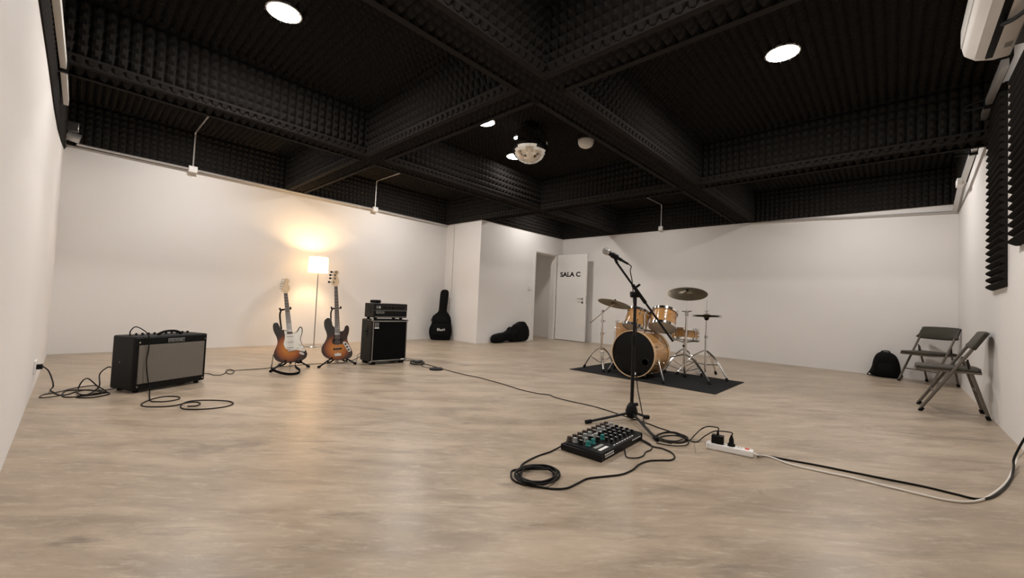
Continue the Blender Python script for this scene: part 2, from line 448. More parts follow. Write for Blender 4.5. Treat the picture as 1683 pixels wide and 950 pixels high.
# wedge panels on the right wall
def wedge_panel(x0, x1, z0, z1, base, hgt, label, pitch=.062):
    n = round((z1 - z0)/pitch); mb = MB()
    prof = [(0, z0), (base, z0)]
    for i in range(n):
        a = z0 + (z1 - z0)*i/n; p = (z1 - z0)/n
        prof += [(base + hgt*math.sin(PI*t), a + p*t) for t in (.12, .3, .5, .7, .88)] + [(base, a + p)]
    prof += [(0, z1)]; k = len(prof)
    vs = [V((x0, YR + y, z)) for y, z in prof] + [V((x1, YR + y, z)) for y, z in prof]
    fs = [(i, (i+1) % k, k + (i+1) % k, k + i) for i in range(k)] + [tuple(range(k)), tuple(range(2*k - 1, k - 1, -1))]
    o = mb.add(vs, fs).build('acoustic_wedge_panel', foamw, angle=50)
    return tag(o, label, 'acoustic panel', 'wedge panels on the right wall')
wedge_panel(5.0, 5.64, 1.150, 2.80, .012, .038, 'tall black ridged foam panel reaching lower, nearer the chairs')
wedge_panel(3.25, 4.57, 1.415, 2.64, .02, .042, 'black ridged foam panel with higher bottom edge, under the air conditioner')

# ------------------------------------------------------------------ door, frame, switch
tr = thing('trim_1', 'white painted door frame around the open doorway', 'door frame'); del tr['category']; struct(tr)
fwd = .055
for nm, a, b in (('architrave', (DX0 - fwd, YD - .02, 0), (DX0, YD, DZ)), ('architrave', (DX1, YD - .02, 0), (DX1 + fwd*.45, YD, DZ)),
                 ('head_architrave', (DX0 - fwd, YD - .02, DZ), (DX1 + fwd*.45, YD, DZ + fwd))):
    MB().box(a, b).build(nm, whitepaint, tr, bevel=.004)
for nm, a, b in (('jamb', (DX0, YD, 0), (DX0 + .02, YD + .14, DZ)), ('jamb', (DX1 - .02, YD, 0), (DX1, YD + .14, DZ)), ('head_jamb', (DX0 + .02, YD, DZ - .02), (DX1 - .02, YD + .14, DZ))):
    MB().box(a, b).build(nm, whitepaint, tr)
LX = 8.165                                 # camera-side face of the open leaf
door = thing('door_1', 'white flush door swung open against the wall, lettered SALA C', 'door', (LX, 6.13, 0)); del door['category']; struct(door)
MB().box((0, -.86, .012), (.04, 0, 2.085)).build('door_leaf', whitepaint, door, bevel=.003)
for z in (.25, 1.05, 1.85): MB().rod((-.004, .002, z - .045), (-.004, .002, z + .045), .008).build('hinge', steel, door)
hp = atx(956, 491, LX) - V((LX, 6.13, 0))
MB().rod((0, hp.y - .02, hp.z), (-.014, hp.y - .02, hp.z), .025, n=20).build('rose', steel, door)
h2 = MB().rod((-.01, hp.y - .02, hp.z), (-.05, hp.y - .02, hp.z), .009); h2.rod((-.05, hp.y - .03, hp.z), (-.05, hp.y + .10, hp.z), .009)
h2.build('handle', steel, door)
MB().rod((0, hp.y - .02, hp.z - .09), (-.008, hp.y - .02, hp.z - .09), .022, n=18).build('keyhole_plate', black, door)
MB().box((.002, -.862, hp.z - .12), (.038, -.858, hp.z + .06)).build('lock_plate', steel, door)
def text_mesh(body, bold=.03):
    tcv = D.curves.new('t', 'FONT'); tcv.body = body; tcv.size = 1; tcv.offset = bold; tcv.extrude = .003
    to = D.objects.new('t', tcv); COL.objects.link(to); bpy.context.view_layer.update()
    me = D.meshes.new_from_object(to.evaluated_get(bpy.context.evaluated_depsgraph_get())); D.objects.remove(to); D.curves.remove(tcv)
    return me
def text_on(name, body, m, parent, c, w_, h_, y, bold=.03, label=None):
    """flat lettering in the parent's x-z plane, facing -y"""
    me = text_mesh(body, bold); X = [v.co.x for v in me.vertices]; Y = [v.co.y for v in me.vertices]
    for v in me.vertices:
        v.co = V((c[0] + ((v.co.x - min(X))/(max(X) - min(X)) - .5)*w_, y - (.0006 if v.co.z > 0 else 0), c[1] + ((v.co.y - min(Y))/(max(Y) - min(Y)) - .5)*h_))
    me.materials.clear(); me.materials.append(m)
    o = inst(me, name, parent)
    if label: o['label'] = label
    return o
tme = text_mesh('SALA C', .034)
xs = [v.co.x for v in tme.vertices]; ys = [v.co.y for v in tme.vertices]
pa = atx(921, 451, LX); pb = atx(954, 451, LX)
wdt = abs(pb.y - pa.y); cap = .118
mid = (pa + pb)/2 - V((LX, 6.13, 0))
for v in tme.vertices:
    x = (v.co.x - min(xs))/(max(xs) - min(xs)) - .5; y = (v.co.y - min(ys))/(max(ys) - min(ys)) - .5
    v.co = V((-.0015 - (.001 if v.co.z > 0 else 0), mid.y - x*wdt, mid.z + y*cap))
tme.materials.clear(); tme.materials.append(black)
inst(tme, 'lettering', door)['label'] = 'black letters reading SALA C'
p = aty(869.5, 472, YD)
sw = thing('light_switch', 'small white light switch on the wall left of the doorway', 'light switch', (p.x, YD, p.z))
MB().box((-.04, -.012, -.06), (.04, 0, .06)).build('plate', whitep, sw, bevel=.004)
MB().box((-.012, -.018, -.022), (.012, -.01, .022)).build('rocker', whitep, sw, bevel=.002)

# ------------------------------------------------------------------ conduits
def conduit(name, label, pts, r, m=galv, boxes=(), n=8):
    t = thing(name, label, 'conduit', pts[0])
    MB().tube(pts, r, n).build('pipe', m, t, world=True)
    for c, d in boxes: MB().cbox(c, d).build('junction_box', whitep, t, world=True, bevel=.004)
    return t
yc = YA - .055
A1 = aty(316, 276, YA); A2 = aty(614, 342, YA)
conduit('conduit', 'pale conduit running along the foam edge above the floor lamp wall, with two junction boxes',
        [(XL + .10, yc, 2.535), (1.0, yc, 2.53), (2.4, yc, 2.52), (4.0, yc, 2.515), (XJ - .03, yc, 2.50)], .016,
        boxes=[((A1.x, yc, 2.53), (.10, .07, .085)), ((A2.x, yc, 2.515), (.10, .07, .085))])
conduit('conduit', 'thin pale conduit dropping from the ceiling to the junction box above the guitar amplifier',
        [(A1.x + .02, 4.97, ZC - .02), (A1.x, 5.9, ZC - .02), (A1.x, yc - .03, ZC - .02), (A1.x, yc - .005, ZC - .05), (A1.x, yc, 2.56)], .011)
conduit('conduit', 'thin pale conduit dropping to the junction box right of the floor lamp',
        [(A2.x + .02, 4.97, ZC - .02), (A2.x, 5.9, ZC - .02), (A2.x, yc - .03, ZC - .02), (A2.x, yc - .005, ZC - .05), (A2.x, yc, 2.55)], .011)
J = atx(741, 530, XJ)
cj = conduit('conduit', 'slim white conduit running down the narrow jog wall behind the upright gig bag',
        [(XJ - .014, J.y + .03, 2.50), (XJ - .014, J.y + .03, J.z + .09)], .013, whitep)
so = thing('wall_outlet', 'small grey wall socket beside the upright gig bag', 'outlet', (XJ, J.y + .02, J.z))
MB().box((-.03, -.05, -.06), (0, .05, .06)).build('plate', whitep, so, bevel=.004)
MB().box((-.034, -.03, -.03), (-.028, .03, .0)).build('socket', black, so)
MB().box((-.05, -.025, .02), (-.028, .01, .05)).build('plug', black, so)
Bx = XB - .055; B1 = atx(1088, 376, XB)
conduit('conduit', 'grey conduit dropping from the ceiling to a junction box on the right back wall',
        [(5.95, B1.y + .02, ZC - .02), (7.2, B1.y, ZC - .02), (Bx - .02, B1.y, ZC - .02), (Bx, B1.y, ZC - .05), (Bx, B1.y, 2.6)], .011,
        boxes=[((Bx, B1.y, 2.555), (.06, .09, .085))])
conduit('conduit', 'long grey cable trunking along the right back wall under the foam, bent near its middle',
        [(XB - .02, 1.95, 2.50), (XB - .02, .9, 2.475), (XB - .02, .7, 2.46), (XB - .02, YR + .03, 2.405)], .016)
ct = thing('cable_trunking', 'pale cable trunking climbing along the right wall towards the air conditioner', 'trunking', (8.35, YR, 2.45))
tp = [V((8.37, YR + .03, 2.42))] + [aty(px, py, YR + .07) for px, py in ((1582, 300), (1600, 247), (1625, 168), (1652, 103))]
for a, b in zip(tp, tp[1:]):
    d = b - a; rt = M.Translation(a) @ V((1, 0, 0)).rotation_difference(d).to_matrix().to_4x4()
    MB().box((0, -.02, -.028), (d.length, .02, .028), rt).build('channel', galv, ct, world=True)
MB().cbox(tp[1] + V((0, .02, .0)), (.16, .06, .08)).build('bracket', whitep, ct, world=True, bevel=.004)
for x, z in ((tp[2].x, tp[2].z), (tp[3].x, tp[3].z)):
    c = MB(); c.rod((x, YR + .09, z + .03), (x + .05, YR + .20, z + .02), .008); c.rod((x, YR + .09, z - .03), (x + .05, YR + .20, z - .02), .008); c.cbox((x, YR + .07, z), (.03, .06, .1))
    c.build('clamp', blkmetal, ct, world=True)
lt = thing('cable_trunking', 'white cable trunking hanging along the top of the left wall', 'trunking', (XL, 5.2, 2.4))
ql = [V((XL + .045, 5.15, 2.39)), V((XL + .04, 4.2, 2.39)), V((XL + .03, 2.9, 2.33)), V((XL + .03, .6, 2.3))]
for a, b in zip(ql, ql[1:]):
    d = b - a; rt = M.Translation(a) @ V((0, -1, 0)).rotation_difference(d).to_matrix().to_4x4()
    MB().box((-.015, -d.length, -.03), (.015, 0, .03), rt).build('channel', whitepaint, lt, world=True)
MB().cbox((XL + .04, 4.3, 2.38), (.05, .02, .09)).build('clip', blkmetal, lt, world=True)
pc = aty(112, 225, YA - .12)
pj = thing('pipe_stub', 'short shiny white pipe end with clamp in the left wall corner', 'pipe', (XL, pc.y, pc.z))
MB().rod((XL + .02, pc.y, pc.z + .02), (pc.x + .10, pc.y, pc.z - .0), .055, n=20).build('pipe', galv, pj, world=True)
MB().tube([(pc.x - .02, pc.y + math.cos(t)*.06, pc.z + .01 + math.sin(t)*.06) for t in [i*PI/8 for i in range(16)]], .007, closed=True).build('clamp_ring', steel, pj, world=True)
MB().rod((pc.x - .02, pc.y, pc.z - .05), (pc.x - .02, pc.y, pc.z - .14), .01).build('bolt', steel, pj, world=True)
MB().cbox((pc.x + .02, pc.y + .03, pc.z + .14), (.13, .05, .13)).build('bracket', steel, pj, world=True, bevel=.01)

# ------------------------------------------------------------------ ceiling fittings
def downlight(px, py, label, k=1.0, z=ZC):
    p = at(px, py, z) if not isinstance(px, V) else px
    t = thing('ceiling_light', label, 'ceiling light', (p.x, p.y, ZS), group='round ceiling lights')
    MB().lathe([(0, 0), (.06, 0), (.125, -.055), (.13, -.066), (.118, -.068), (.118, -.062)], 32).build('housing', whitep, t)
    MB().lathe([(.1175, -.063), (.09, -.0655), (0, -.067)], 32).build('diffuser', diffuser(k), t)
    return t
downlight(467, 20, 'lit round ceiling light above the guitar amplifier side, largest at upper left')
downlight(1286, 87, 'lit round ceiling light in the right coffer towards the air conditioner')
downlight(797, 200, 'lit round ceiling light mostly hidden behind the cross beam', .35)
downlight(846, 257, 'lit round ceiling light partly hidden behind the mirror ball', .25)
for q, lb_, k_ in (((1.05, 6.0), 'lit round ceiling light hidden in the coffer above the guitar amplifier', .85),
               ((3.95, 6.0), 'lit round ceiling light hidden in the coffer above the bass cabinet', .85),
               ((7.0, .40), 'lit round ceiling light hidden in the coffer above the folding chairs', .7),
               ((6.95, 3.6), 'unseen round ceiling light added to brighten the wall behind the drum kit', .42),  # added fill lamp, out of view, lifts the back wall behind the kit
               ((6.85, 5.42), 'unseen round ceiling light added to brighten the wall around the doorway', .42),  # added out of sight to lift the dim door wall
               ((1.10, .75), 'lit round ceiling light overhead in the coffer nearest the camera', .7)):
    downlight(V((*q, 0)), 0, lb_, k_)
pb_ = at(871, 218, ZS - .16)
ballz = ZS - .27; Rb = .235
cb = atd(871, 238, dep(pb_)); Rb = 31*dep(cb)/F
mbk = thing('mirror_ball', 'large mirror ball hanging from the ceiling between the beams', 'mirror ball', cb)
mirror = mat('mirror_glass', (.80, .78, .74), .05, metal=1, vary=.01)
MB().lathe([(Rb*math.sin(PI*i/22), -Rb*math.cos(PI*i/22)) for i in range(19)] + [(0, Rb*.80)], 40).build('mirror_tiles', mirror, mbk, angle=3)
MB().lathe([(0, Rb*.70), (Rb*.50, Rb*.74), (Rb*.50, Rb*.95), (Rb*.3, ZS - cb.z), (0, ZS - cb.z)], 24).build('motor_housing', black, mbk)
pdt = at(963, 232, ZC - .06)
dm = thing('ceiling_sensor', 'small half-domed white ceiling fixture right of the mirror ball', 'ceiling fixture', (pdt.x, pdt.y, ZS))
MB().lathe([(0, 0), (.08, 0), (.105, -.05), (.108, -.10), (.106, -.115), (0, -.115)], 28).build('base', steel, dm)
MB().lathe([(.105, -.115), (.102, -.15), (.085, -.185), (.05, -.205), (0, -.212)], 28).build('dome', whitep, dm)

# air conditioner -------------------------------------------------------
AX0, AX1 = 3.24, 4.24
ac = thing('air_conditioner', 'white split air conditioner high on the right wall', 'air conditioner', (AX1, YR, 2.675))
yb = .09      # stands off the foam
prof = [(yb, .0), (yb + .08, -.006), (yb + .16, .018), (yb + .215, .07), (yb + .228, .14), (yb + .212, .30), (yb, .31)]
prof = smooth2(prof[:4], 1) if False else prof
MB().add([V((x, y, z)) for x in (AX0 - AX1, 0) for y, z in prof],
         [(i, (i+1) % 7, 7 + (i+1) % 7, 7 + i) for i in range(7)] + [tuple(range(7)), tuple(range(13, 6, -1))]).build('casing', whitepaint, ac, bevel=.012, seg=3)
MB().box((AX0 - AX1 + .05, yb + .085, -.006), (-.05, yb + .118, .02)).build('air_slot', black, ac)
MB().box((AX0 - AX1 + .05, .0, -.010), (-.05, .05, .0), M.Translation((0, yb + .118, .006)) @ M.Rotation(.38, 4, 'X')).build('louvre', whitep, ac)
MB().box((AX0 - AX1 + .03, yb + .2235, .12), (-.03, yb + .232, .25)).build('front_panel', whitep, ac, bevel=.004)
MB().box((-.22, yb + .018, -.0065), (-.16, yb + .05, -.002)).build('badge', mat('grey_badge', (.3, .28, .26), .5), ac)
MB().box((AX0 - AX1 + .1, 0, .02), (-.1, yb, .26)).build('wall_plate', steel, ac)
acw = MB().tube(smooth([(3.72, YR + .15, 2.672), (3.70, YR + .19, 2.645), (3.62, YR + .16, 2.62), (3.5, YR + .125, 2.60)]), .012).build('air_conditioner_cable', cord)
tag(acw, 'short black cable looping below the air conditioner', 'cable')

# corridor lamp: unseen fixture added to light the view through the doorway
cl_ = thing('ceiling_light', 'small unseen ceiling light added to light the corridor beyond the open door', 'ceiling light', (6.6, 6.75, 2.5), group='round ceiling lights')
MB().lathe([(0, 0), (.09, 0), (.095, -.03), (.085, -.032), (.085, -.028)], 28).build('housing', whitep, cl_)
MB().lathe([(.0845, -.029), (0, -.031)], 28).build('diffuser', emis('added_corridor_diffuser', (1, .88, .75), CORRIDOR*14), cl_)

# ------------------------------------------------------------------ floor lamp
lp = at(515.5, 569.5)
fl_ = thing('floor_lamp', 'slim floor lamp with glowing white drum shade between the two guitars', 'floor lamp', (lp.x, lp.y, 0))
MB().lathe([(0, 0), (.135, 0), (.14, .006), (.135, .014), (.02, .02), (0, .02)], 36).build('base', steel, fl_)
MB().rod((0, 0, .018), (0, 0, 1.30), .009).build('pole', steel, fl_)
MB().lathe([(.152, 1.205), (.140, 1.455)], 40).build('lamp_shade', shade_mat(), fl_)
cr_ = MB()
for k in range(3):
    a = k*2*PI/3; cr_.rod((0, 0, 1.235), (.149*math.cos(a), .149*math.sin(a), 1.235), .003, n=6)
cr_.build('shade_carrier', steel, fl_)
MB().rod((0, 0, 1.24), (0, 0, 1.29), .018).build('bulb_socket', whitep, fl_)
bulb = emis('lit_bulb', (1, .66, .30), 40)
MB().ball((0, 0, 1.33), .032).build('bulb', bulb, fl_)
ld = D.lights.new('floor_lamp_light', 'POINT'); ld.energy = FLOORLAMP; ld.color = (1, .64, .30); ld.shadow_soft_size = .05
lo = D.objects.new('floor_lamp_light', ld); COL.objects.link(lo); lo.location = (lp.x, lp.y, 1.35)

# ------------------------------------------------------------------ combo amplifier
amp = thing('combo_amplifier', 'black combo guitar amplifier with silver grille cloth near the left wall', 'amplifier', (.347, 4.382, 0), math.radians(24.7))
w, d, h = .564, .272, .448
MB().box((0, .0, .02), (w, d, h)).build('cabinet', tolex, amp, bevel=.014, seg=3)
MB().box((.012, -.006, .028), (w - .012, .003, h - .012)).build('baffle', black, amp, bevel=.003)
MB().box((.03, -.011, .072), (w - .03, -.002, h - .068)).build('grille_cloth', grille, amp, bevel=.003)
pl = MB().box((w*.415, -.014, h - .058), (w*.64, -.006, h - .026)).build('name_plate', greyk, amp, bevel=.002)
MB().box((w*.415 + .004, -.0155, h - .054), (w*.64 - .004, -.0135, h - .030)).build('plate_field', black, pl)
text_on('lettering', 'FENDER', greyk, pl, (w*.5275, h - .042), .108, .015, -.0158, .03)
hd = MB().tube(smooth([(w*.36, .07, h), (w*.37, .068, h + .012), (w*.45, .066, h + .030), (w*.58, .066, h + .030), (w*.66, .068, h + .012), (w*.67, .07, h)]), .010)
hd.build('handle', rubber, amp)
for x in (.03, w - .03):
    for z in (.05, h - .045): MB().rod((x, -.006, z), (x, -.012, z), .006, n=8).build('screw', chrome, amp)
for z in (.24,): MB().rod((.0, .16, z), (-.004, .16, z), .005, n=8).build('screw', chrome, amp)
MB().box((w*.1, .10, h - .004), (w*.92, .21, h + .003)).build('control_panel', blkmetal, amp)
for i in range(10): MB().rod((w*(.16 + i*.078), .15, h + .002), (w*(.16 + i*.078), .15, h + .018), .010, .007).build('knob', black, amp)
for x in (.05, w - .05):
    for y in (.04, d - .04): MB().rod((x, y, 0), (x, y, .022), .018).build('foot', rubber, amp)

# ------------------------------------------------------------------ bass cabinet and head
trimm = mat('tarnished_trim', (.30, .29, .275), .35, metal=1)
cab = thing('bass_cabinet', 'tall black bass speaker cabinet with silver edging', 'speaker cabinet', (2.550, 4.744, 0), math.radians(-3.5))
w, d, h = .490, .31, .565
MB().box((0, 0, .03), (w, d, h)).build('cabinet', tolex, cab, bevel=.014, seg=3)
MB().box((.02, -.004, .055), (w - .02, .004, h - .025)).build('grille', mat('black_grille_cloth', (.003, .003, .003), .9, spec=.1), cab)
for nm, a, b in (('edge_trim', (.010, -.012, .045), (.022, .004, h - .015)), ('edge_trim', (w - .022, -.012, .045), (w - .010, .004, h - .015)),
                 ('edge_trim', (.010, -.012, .040), (w - .010, .004, .054)), ('edge_trim', (.010, -.012, h - .027), (w - .010, .004, h - .015))):
    MB().box(a, b).build(nm, trimm, cab, bevel=.003)
for x in (.005, w - .005):
    for z in (.036, h - .006): MB().ball((x, .004, z), .015, 10).build('corner', trimm, cab)
em = MB().box((.035, -.010, h - .095), (.085, -.003, h - .040)).build('emblem', greyk, cab, bevel=.004)
e2 = MB(); e2.tube([(.060 + .016*math.cos(t), -.011, h - .066 + .018*math.sin(t)) for t in [i*PI/8 + .4 for i in range(15)]], .003, 6); e2.rod((.060, -.011, h - .086), (.060, -.011, h - .05), .003, n=6)
e2.build('emblem_mark', black, em)
MB().box((.032, -.010, h - .110), (.088, -.003, h - .098)).build('emblem_strip', lcd, cab)
MB().box((w - .085, -.016, .048), (w - .03, -.010, .060)).build('name_plate', lcd, cab)
MB().box((-.003, d*.40, h*.60), (.002, d*.62, h*.84)).build('handle_recess', black, cab, bevel=.004)
MB().box((-.012, d*.43, h*.715), (-.002, d*.59, h*.745)).build('handle', rubber, cab, bevel=.003)
for x in (.05, w - .05):
    for y in (.05, d - .05): MB().box((x - .03, y - .03, 0), (x + .03, y + .03, .032)).build('foot', rubber, cab, bevel=.004)
hb = thing('bass_amplifier_head', 'black bass amplifier head standing on the tall speaker cabinet', 'amplifier', (2.550, 4.744, h), math.radians(-3.5))
x0, x1, y0, y1, hh = .018, .482, .012, .285, .205
MB().box((x0, y0, .022), (x1, y1, hh)).build('case', tolex, hb, bevel=.010, seg=3)
MB().box((x0 + .018, y0 - .005, hh - .085), (x1 - .012, y0 + .004, hh - .018)).build('control_panel', mat('dark_grey_panel', (.022, .021, .02), .4, spec=.2), hb)
MB().box((x0 + .018, y0 - .004, .040), (x1 - .014, y0 + .004, hh - .090)).build('front_grille', black, hb)
for a, b in (((x0 + .014, y0 - .008, .030), (x1 - .010, y0 + .004, .040)), ((x1 - .016, y0 - .008, .035), (x1 - .008, y0 + .004, hh - .088)), ((x0 + .014, y0 - .007, hh - .092), (x1 - .01, y0 + .004, hh - .086))):
    MB().box(a, b).build('edge_trim', trimm, hb)
nb = MB().box((x0 + .03, y0 - .010, hh - .128), (x0 + .135, y0 - .003, hh - .103)).build('name_plate', greyk, hb, bevel=.002)
n2 = MB()
for i in range(6): n2.box((x0 + .036 + i*.016, y0 - .0115, hh - .123), (x0 + .046 + i*.016, y0 - .0095, hh - .108))
n2.build('lettering', black, nb)
for i in range(9):
    MB().rod((x0 + .10 + i*.038, y0 - .004, hh - .048), (x0 + .10 + i*.038, y0 - .022, hh - .048), .013, .010).build('knob', black, hb)
for i in range(3): MB().box((x0 + .03 + i*.02, y0 - .008, hh - .062), (x0 + .042 + i*.02, y0 - .003, hh - .034)).build('switch', lcd if i == 2 else greyk, hb)
for z in (.115, .085, .145): MB().box((x0 - .003, .11, z), (x0 + .002, .19, z + .016)).build('vent', black, hb)
for x in (.06, .41):
    for y in (.05, .25): MB().rod((x, y, 0), (x, y, .024), .02).build('foot', rubber, hb)
# cable bundle on the head
c0 = hb.matrix_basis @ V((.085, .12, hh))
pts = []
for i in range(64):
    a = i*2*PI/16; k = .9 + .12*math.sin(i*1.7)
    pts.append((c0.x + .065*k*math.cos(a), c0.y + .05*k*math.sin(a), c0.z + .008 + .030*i/64))
cbd = MB().tube(smooth(pts, 3), .0075).build('cable_bundle', cord); tag(cbd, 'coiled black cable bundle lying on top of the bass amplifier head', 'cable')

# ------------------------------------------------------------------ guitars
def face_cam(p):
    d = V((p.x, p.y, 0)).normalized(); r = V((d.y, -d.x, 0)); return r, d
def guitar_frame(p, z0, tilt, back):
    r, d = face_cam(p)
    m = M((r, d, V((0, 0, 1)))).transposed().to_4x4(); m.translation = V((p.x, p.y, z0))
    return m @ M.Rotation(-tilt, 4, 'Y') @ M.Rotation(-back, 4, 'X')
def conv(pts, ax, az, s, ang):
    c, q = math.cos(ang), math.sin(ang); out = []
    for x, y in pts:
        dx, dz = (x - ax)*s, (az - y)*s
        out.append((dx*c + dz*q, -dx*q + dz*c))
    return out
S1, A1_ = .001227, math.radians(5.1)
def sv(pts): return conv(pts, 219, 828, S1, A1_)
gp = at(477, 605)
gt = thing('electric_guitar', 'sunburst electric guitar with white pickguard standing on the left stand', 'guitar', mtx=guitar_frame(gp, .062, math.radians(8.4), math.radians(7)))
body = sv([(95,452),(113,455),(125,480),(137,508),(160,521),(190,527),(210,540),(235,552),(262,549),(280,526),(290,504),(304,499),(317,512),(320,545),(312,580),(304,612),(311,650),(330,690),(350,730),(357,765),(345,795),(315,815),(270,825),(220,828),(170,825),(130,815),(100,795),(84,765),(82,735),(92,700),(106,665),(112,630),(106,590),(93,560),(80,525),(75,490),(80,463)])
body = smooth2(body, 3)
bz = sum(z for x, z in body)/len(body)
MB().prism(body, 0, .044, inset=.035, cz=bz).build('body', burst_mat('sunburst_lacquer', .165, .205, .225), gt)
pg = smooth2(sv([(168,532),(190,538),(212,552),(237,557),(262,555),(283,537),(293,514),(304,508),(312,525),(311,560),(302,592),(298,620),(307,655),(326,692),(340,716),(333,733),(300,724),(262,712),(240,708),(205,705),(182,699),(168,672),(163,648),(171,612),(173,572)]), 3)
pk = MB().prism(pg, -.004, .002).build('pickguard', ivory, gt)
for y in (581, 632, 681):
    (xa, za), (xb, zb2) = sv([(190, y), (246, y - 4)])
    mt = M.Translation((xa, 0, za)) @ M.Rotation(-math.atan2(zb2 - za, xb - xa) + (.12 if y == 681 else 0), 4, 'Y')
    MB().box((0, -.011, -.008), (math.hypot(xb - xa, zb2 - za), -.003, .008), mt).build('pickup', whitep, gt, bevel=.003)
for q in ((297, 658), (281, 690), (320, 700)):
    (x, z), = sv([q]); MB().rod((x, -.003, z), (x, -.018, z), .011, .009, 14).build('knob', ivory, gt)
(xa, za), (xb, zb2) = sv([(198, 724), (262, 704)])
MB().box((xa, -.012, za), (xb, -.001, zb2)).build('bridge', chrome, gt, bevel=.002)
(xa, za), = sv([(311, 750)])
MB().lathe([(0, -.004), (.012, -.004), (.014, 0), (0, .001)], 18, M.Translation((xa, -.001, za)) @ M.Rotation(math.radians(35), 4, 'Y') @ M.Diagonal((2.1, 1, 1, 1)) @ M.Rotation(PI/2, 4, 'X')).build('jack_plate', chrome, gt)
nk = sv([(163, 178), (195, 178), (237, 560), (190, 562)])
MB().prism(nk, -.006, .016).build('neck', maple, gt)
fb = MB().prism(sv([(164, 181), (194, 181), (236, 560), (191, 562)]), -.011, -.005).build('fingerboard', rosew, gt)
fr = MB(); 
for i in range(1, 20):
    t = 1 - 2**(-i/12); t *= 1.42
    if t > .98: break
    a = (164 + 27*t, 181 + 380*t); b = (194 + 42*t, 181 + 379*t); (xa, za), (xb, zb2) = sv([a, b])
    fr.rod((xa, -.0115, za), (xb, -.0115, zb2), .0012, n=5)
fr.build('frets', steel, fb)['kind'] = 'stuff'
hs = smooth2(sv([(163,178),(194,178),(204,160),(216,138),(211,112),(201,95),(207,76),(211,58),(200,42),(184,40),(172,50),(165,70),(158,100),(149,130),(142,154),(156,170)]), 2)
MB().prism(hs, -.004, .012).build('headstock', maple, gt)
for q in ((153,49),(147,70),(141,91),(136,113),(134,138),(150,160)):
    (x, z), = sv([q]); t = MB(); t.rod((x, .004, z), (x + .020, .004, z - .002), .003, n=6); t.ball((x - .003, .004, z), .0075, 10, (.6, 1, 1.1)); t.rod((x + .028, -.004, z - .003), (x + .028, -.014, z - .003), .004, n=8)
    t.build('tuning_peg', chrome, gt)
for i in range(6):
    (xa, za), (xb, zb2) = sv([(168 + i*4.6, 178), (208 + i*7.5, 712)])
    MB().rod((xa, -.0135, za), (xb, -.0145, zb2), .0007, n=4).build('string', steel, gt)
# bass
S2, A2_ = .001407, math.radians(1.5)
def bv(pts): return conv(pts, 206, 838, S2, A2_)
bp_ = at(554, 600)
bt = thing('bass_guitar', 'sunburst bass guitar with dark pickguard standing on the right stand', 'guitar', mtx=guitar_frame(bp_, .058, math.radians(4.6), math.radians(7)))
body = smooth2(bv([(110,480),(130,468),(149,476),(161,500),(166,530),(185,552),(208,580),(230,586),(250,585),(262,570),(269,546),(282,537),(297,548),(302,575),(297,610),(288,640),(288,670),(300,705),(318,745),(328,780),(322,810),(300,828),(260,837),(210,838),(170,833),(130,818),(100,795),(83,765),(79,735),(87,705),(105,675),(118,645),(121,615),(114,585),(103,555),(98,520),(101,496)]), 3)
MB().prism(body, 0, .045, inset=.035, cz=.24).build('body', burst_mat('bass_sunburst_lacquer', .150, .215, .22), bt)
pg = smooth2(bv([(180,602),(228,602),(254,592),(274,564),(286,552),(297,572),(289,612),(281,642),(271,665),(256,684),(240,700),(184,700),(164,684),(166,660),(177,638)]), 3)
MB().prism(pg, -.004, .002).build('pickguard', tort, bt)
cp = smooth2(bv([(250,688),(263,679),(285,694),(301,720),(316,756),(308,769),(293,768),(279,745),(264,715)]), 3)
cpl = MB().prism(cp, -.005, .002).build('control_plate', chrome, bt)
for q in ((272, 702), (285, 727), (297, 752)):
    (x, z), = bv([q]); MB().rod((x, -.004, z), (x, -.02, z), .012, .010, 14).build('knob', black, cpl)
for y0_, y1_, m_ in ((733, 746, black), (655, 668, black)):
    (xa, za), (xb, zb2) = bv([(173, y1_), (242, y0_)]); MB().box((xa, -.012, za), (xb, -.002, zb2)).build('pickup', m_, bt, bevel=.003)
(xa, za), (xb, zb2) = bv([(183, 803), (238, 777)]); MB().box((xa, -.014, za), (xb, -.001, zb2)).build('bridge', chrome, bt, bevel=.003)
MB().prism(bv([(180, 188), (208, 188), (229, 588), (187, 590)]), -.006, .016).build('neck', maple, bt)
fb = MB().prism(bv([(180, 192), (208, 192), (229, 655), (186, 655)]), -.011, -.005).build('fingerboard', rosew, bt)
fr = MB()
for i in range(1, 21):
    t = (1 - 2**(-i/12))*1.40
    if t > .98: break
    (xa, za), (xb, zb2) = bv([(180 + 6*t, 192 + 440*t), (208 + 20*t, 192 + 440*t)]); fr.rod((xa, -.0115, za), (xb, -.0115, zb2), .0014, n=5)
fr.build('frets', steel, fb)['kind'] = 'stuff'
hs = smooth2(bv([(180,190),(207,190),(214,172),(222,150),(213,112),(203,92),(217,76),(217,57),(197,48),(181,55),(172,75),(172,92),(165,130),(155,162),(166,180)]), 2)
MB().prism(hs, -.004, .012).build('headstock', maple, bt)
for q in ((160,62),(151,89),(150,118),(141,152)):
    (x, z), = bv([q]); t = MB(); t.rod((x, .004, z), (x + .034, .004, z - .002), .004, n=6); t.lathe([(0, -.003), (.014, -.002), (.014, .002), (0, .003)], 14, M.Translation((x - .004, .004, z)) @ M.Rotation(PI/2, 4, 'X')); t.rod((x + .050, -.004, z - .004), (x + .050, -.02, z - .004), .008, n=10)
    t.build('tuning_peg', blkmetal, bt)
for i in range(4):
    (xa, za), (xb, zb2) = bv([(184 + i*6.6, 190), (192 + i*11, 782)])
    MB().rod((xa, -.0135, za), (xb, -.0155, zb2), .0011, n=4).build('string', steel, bt)

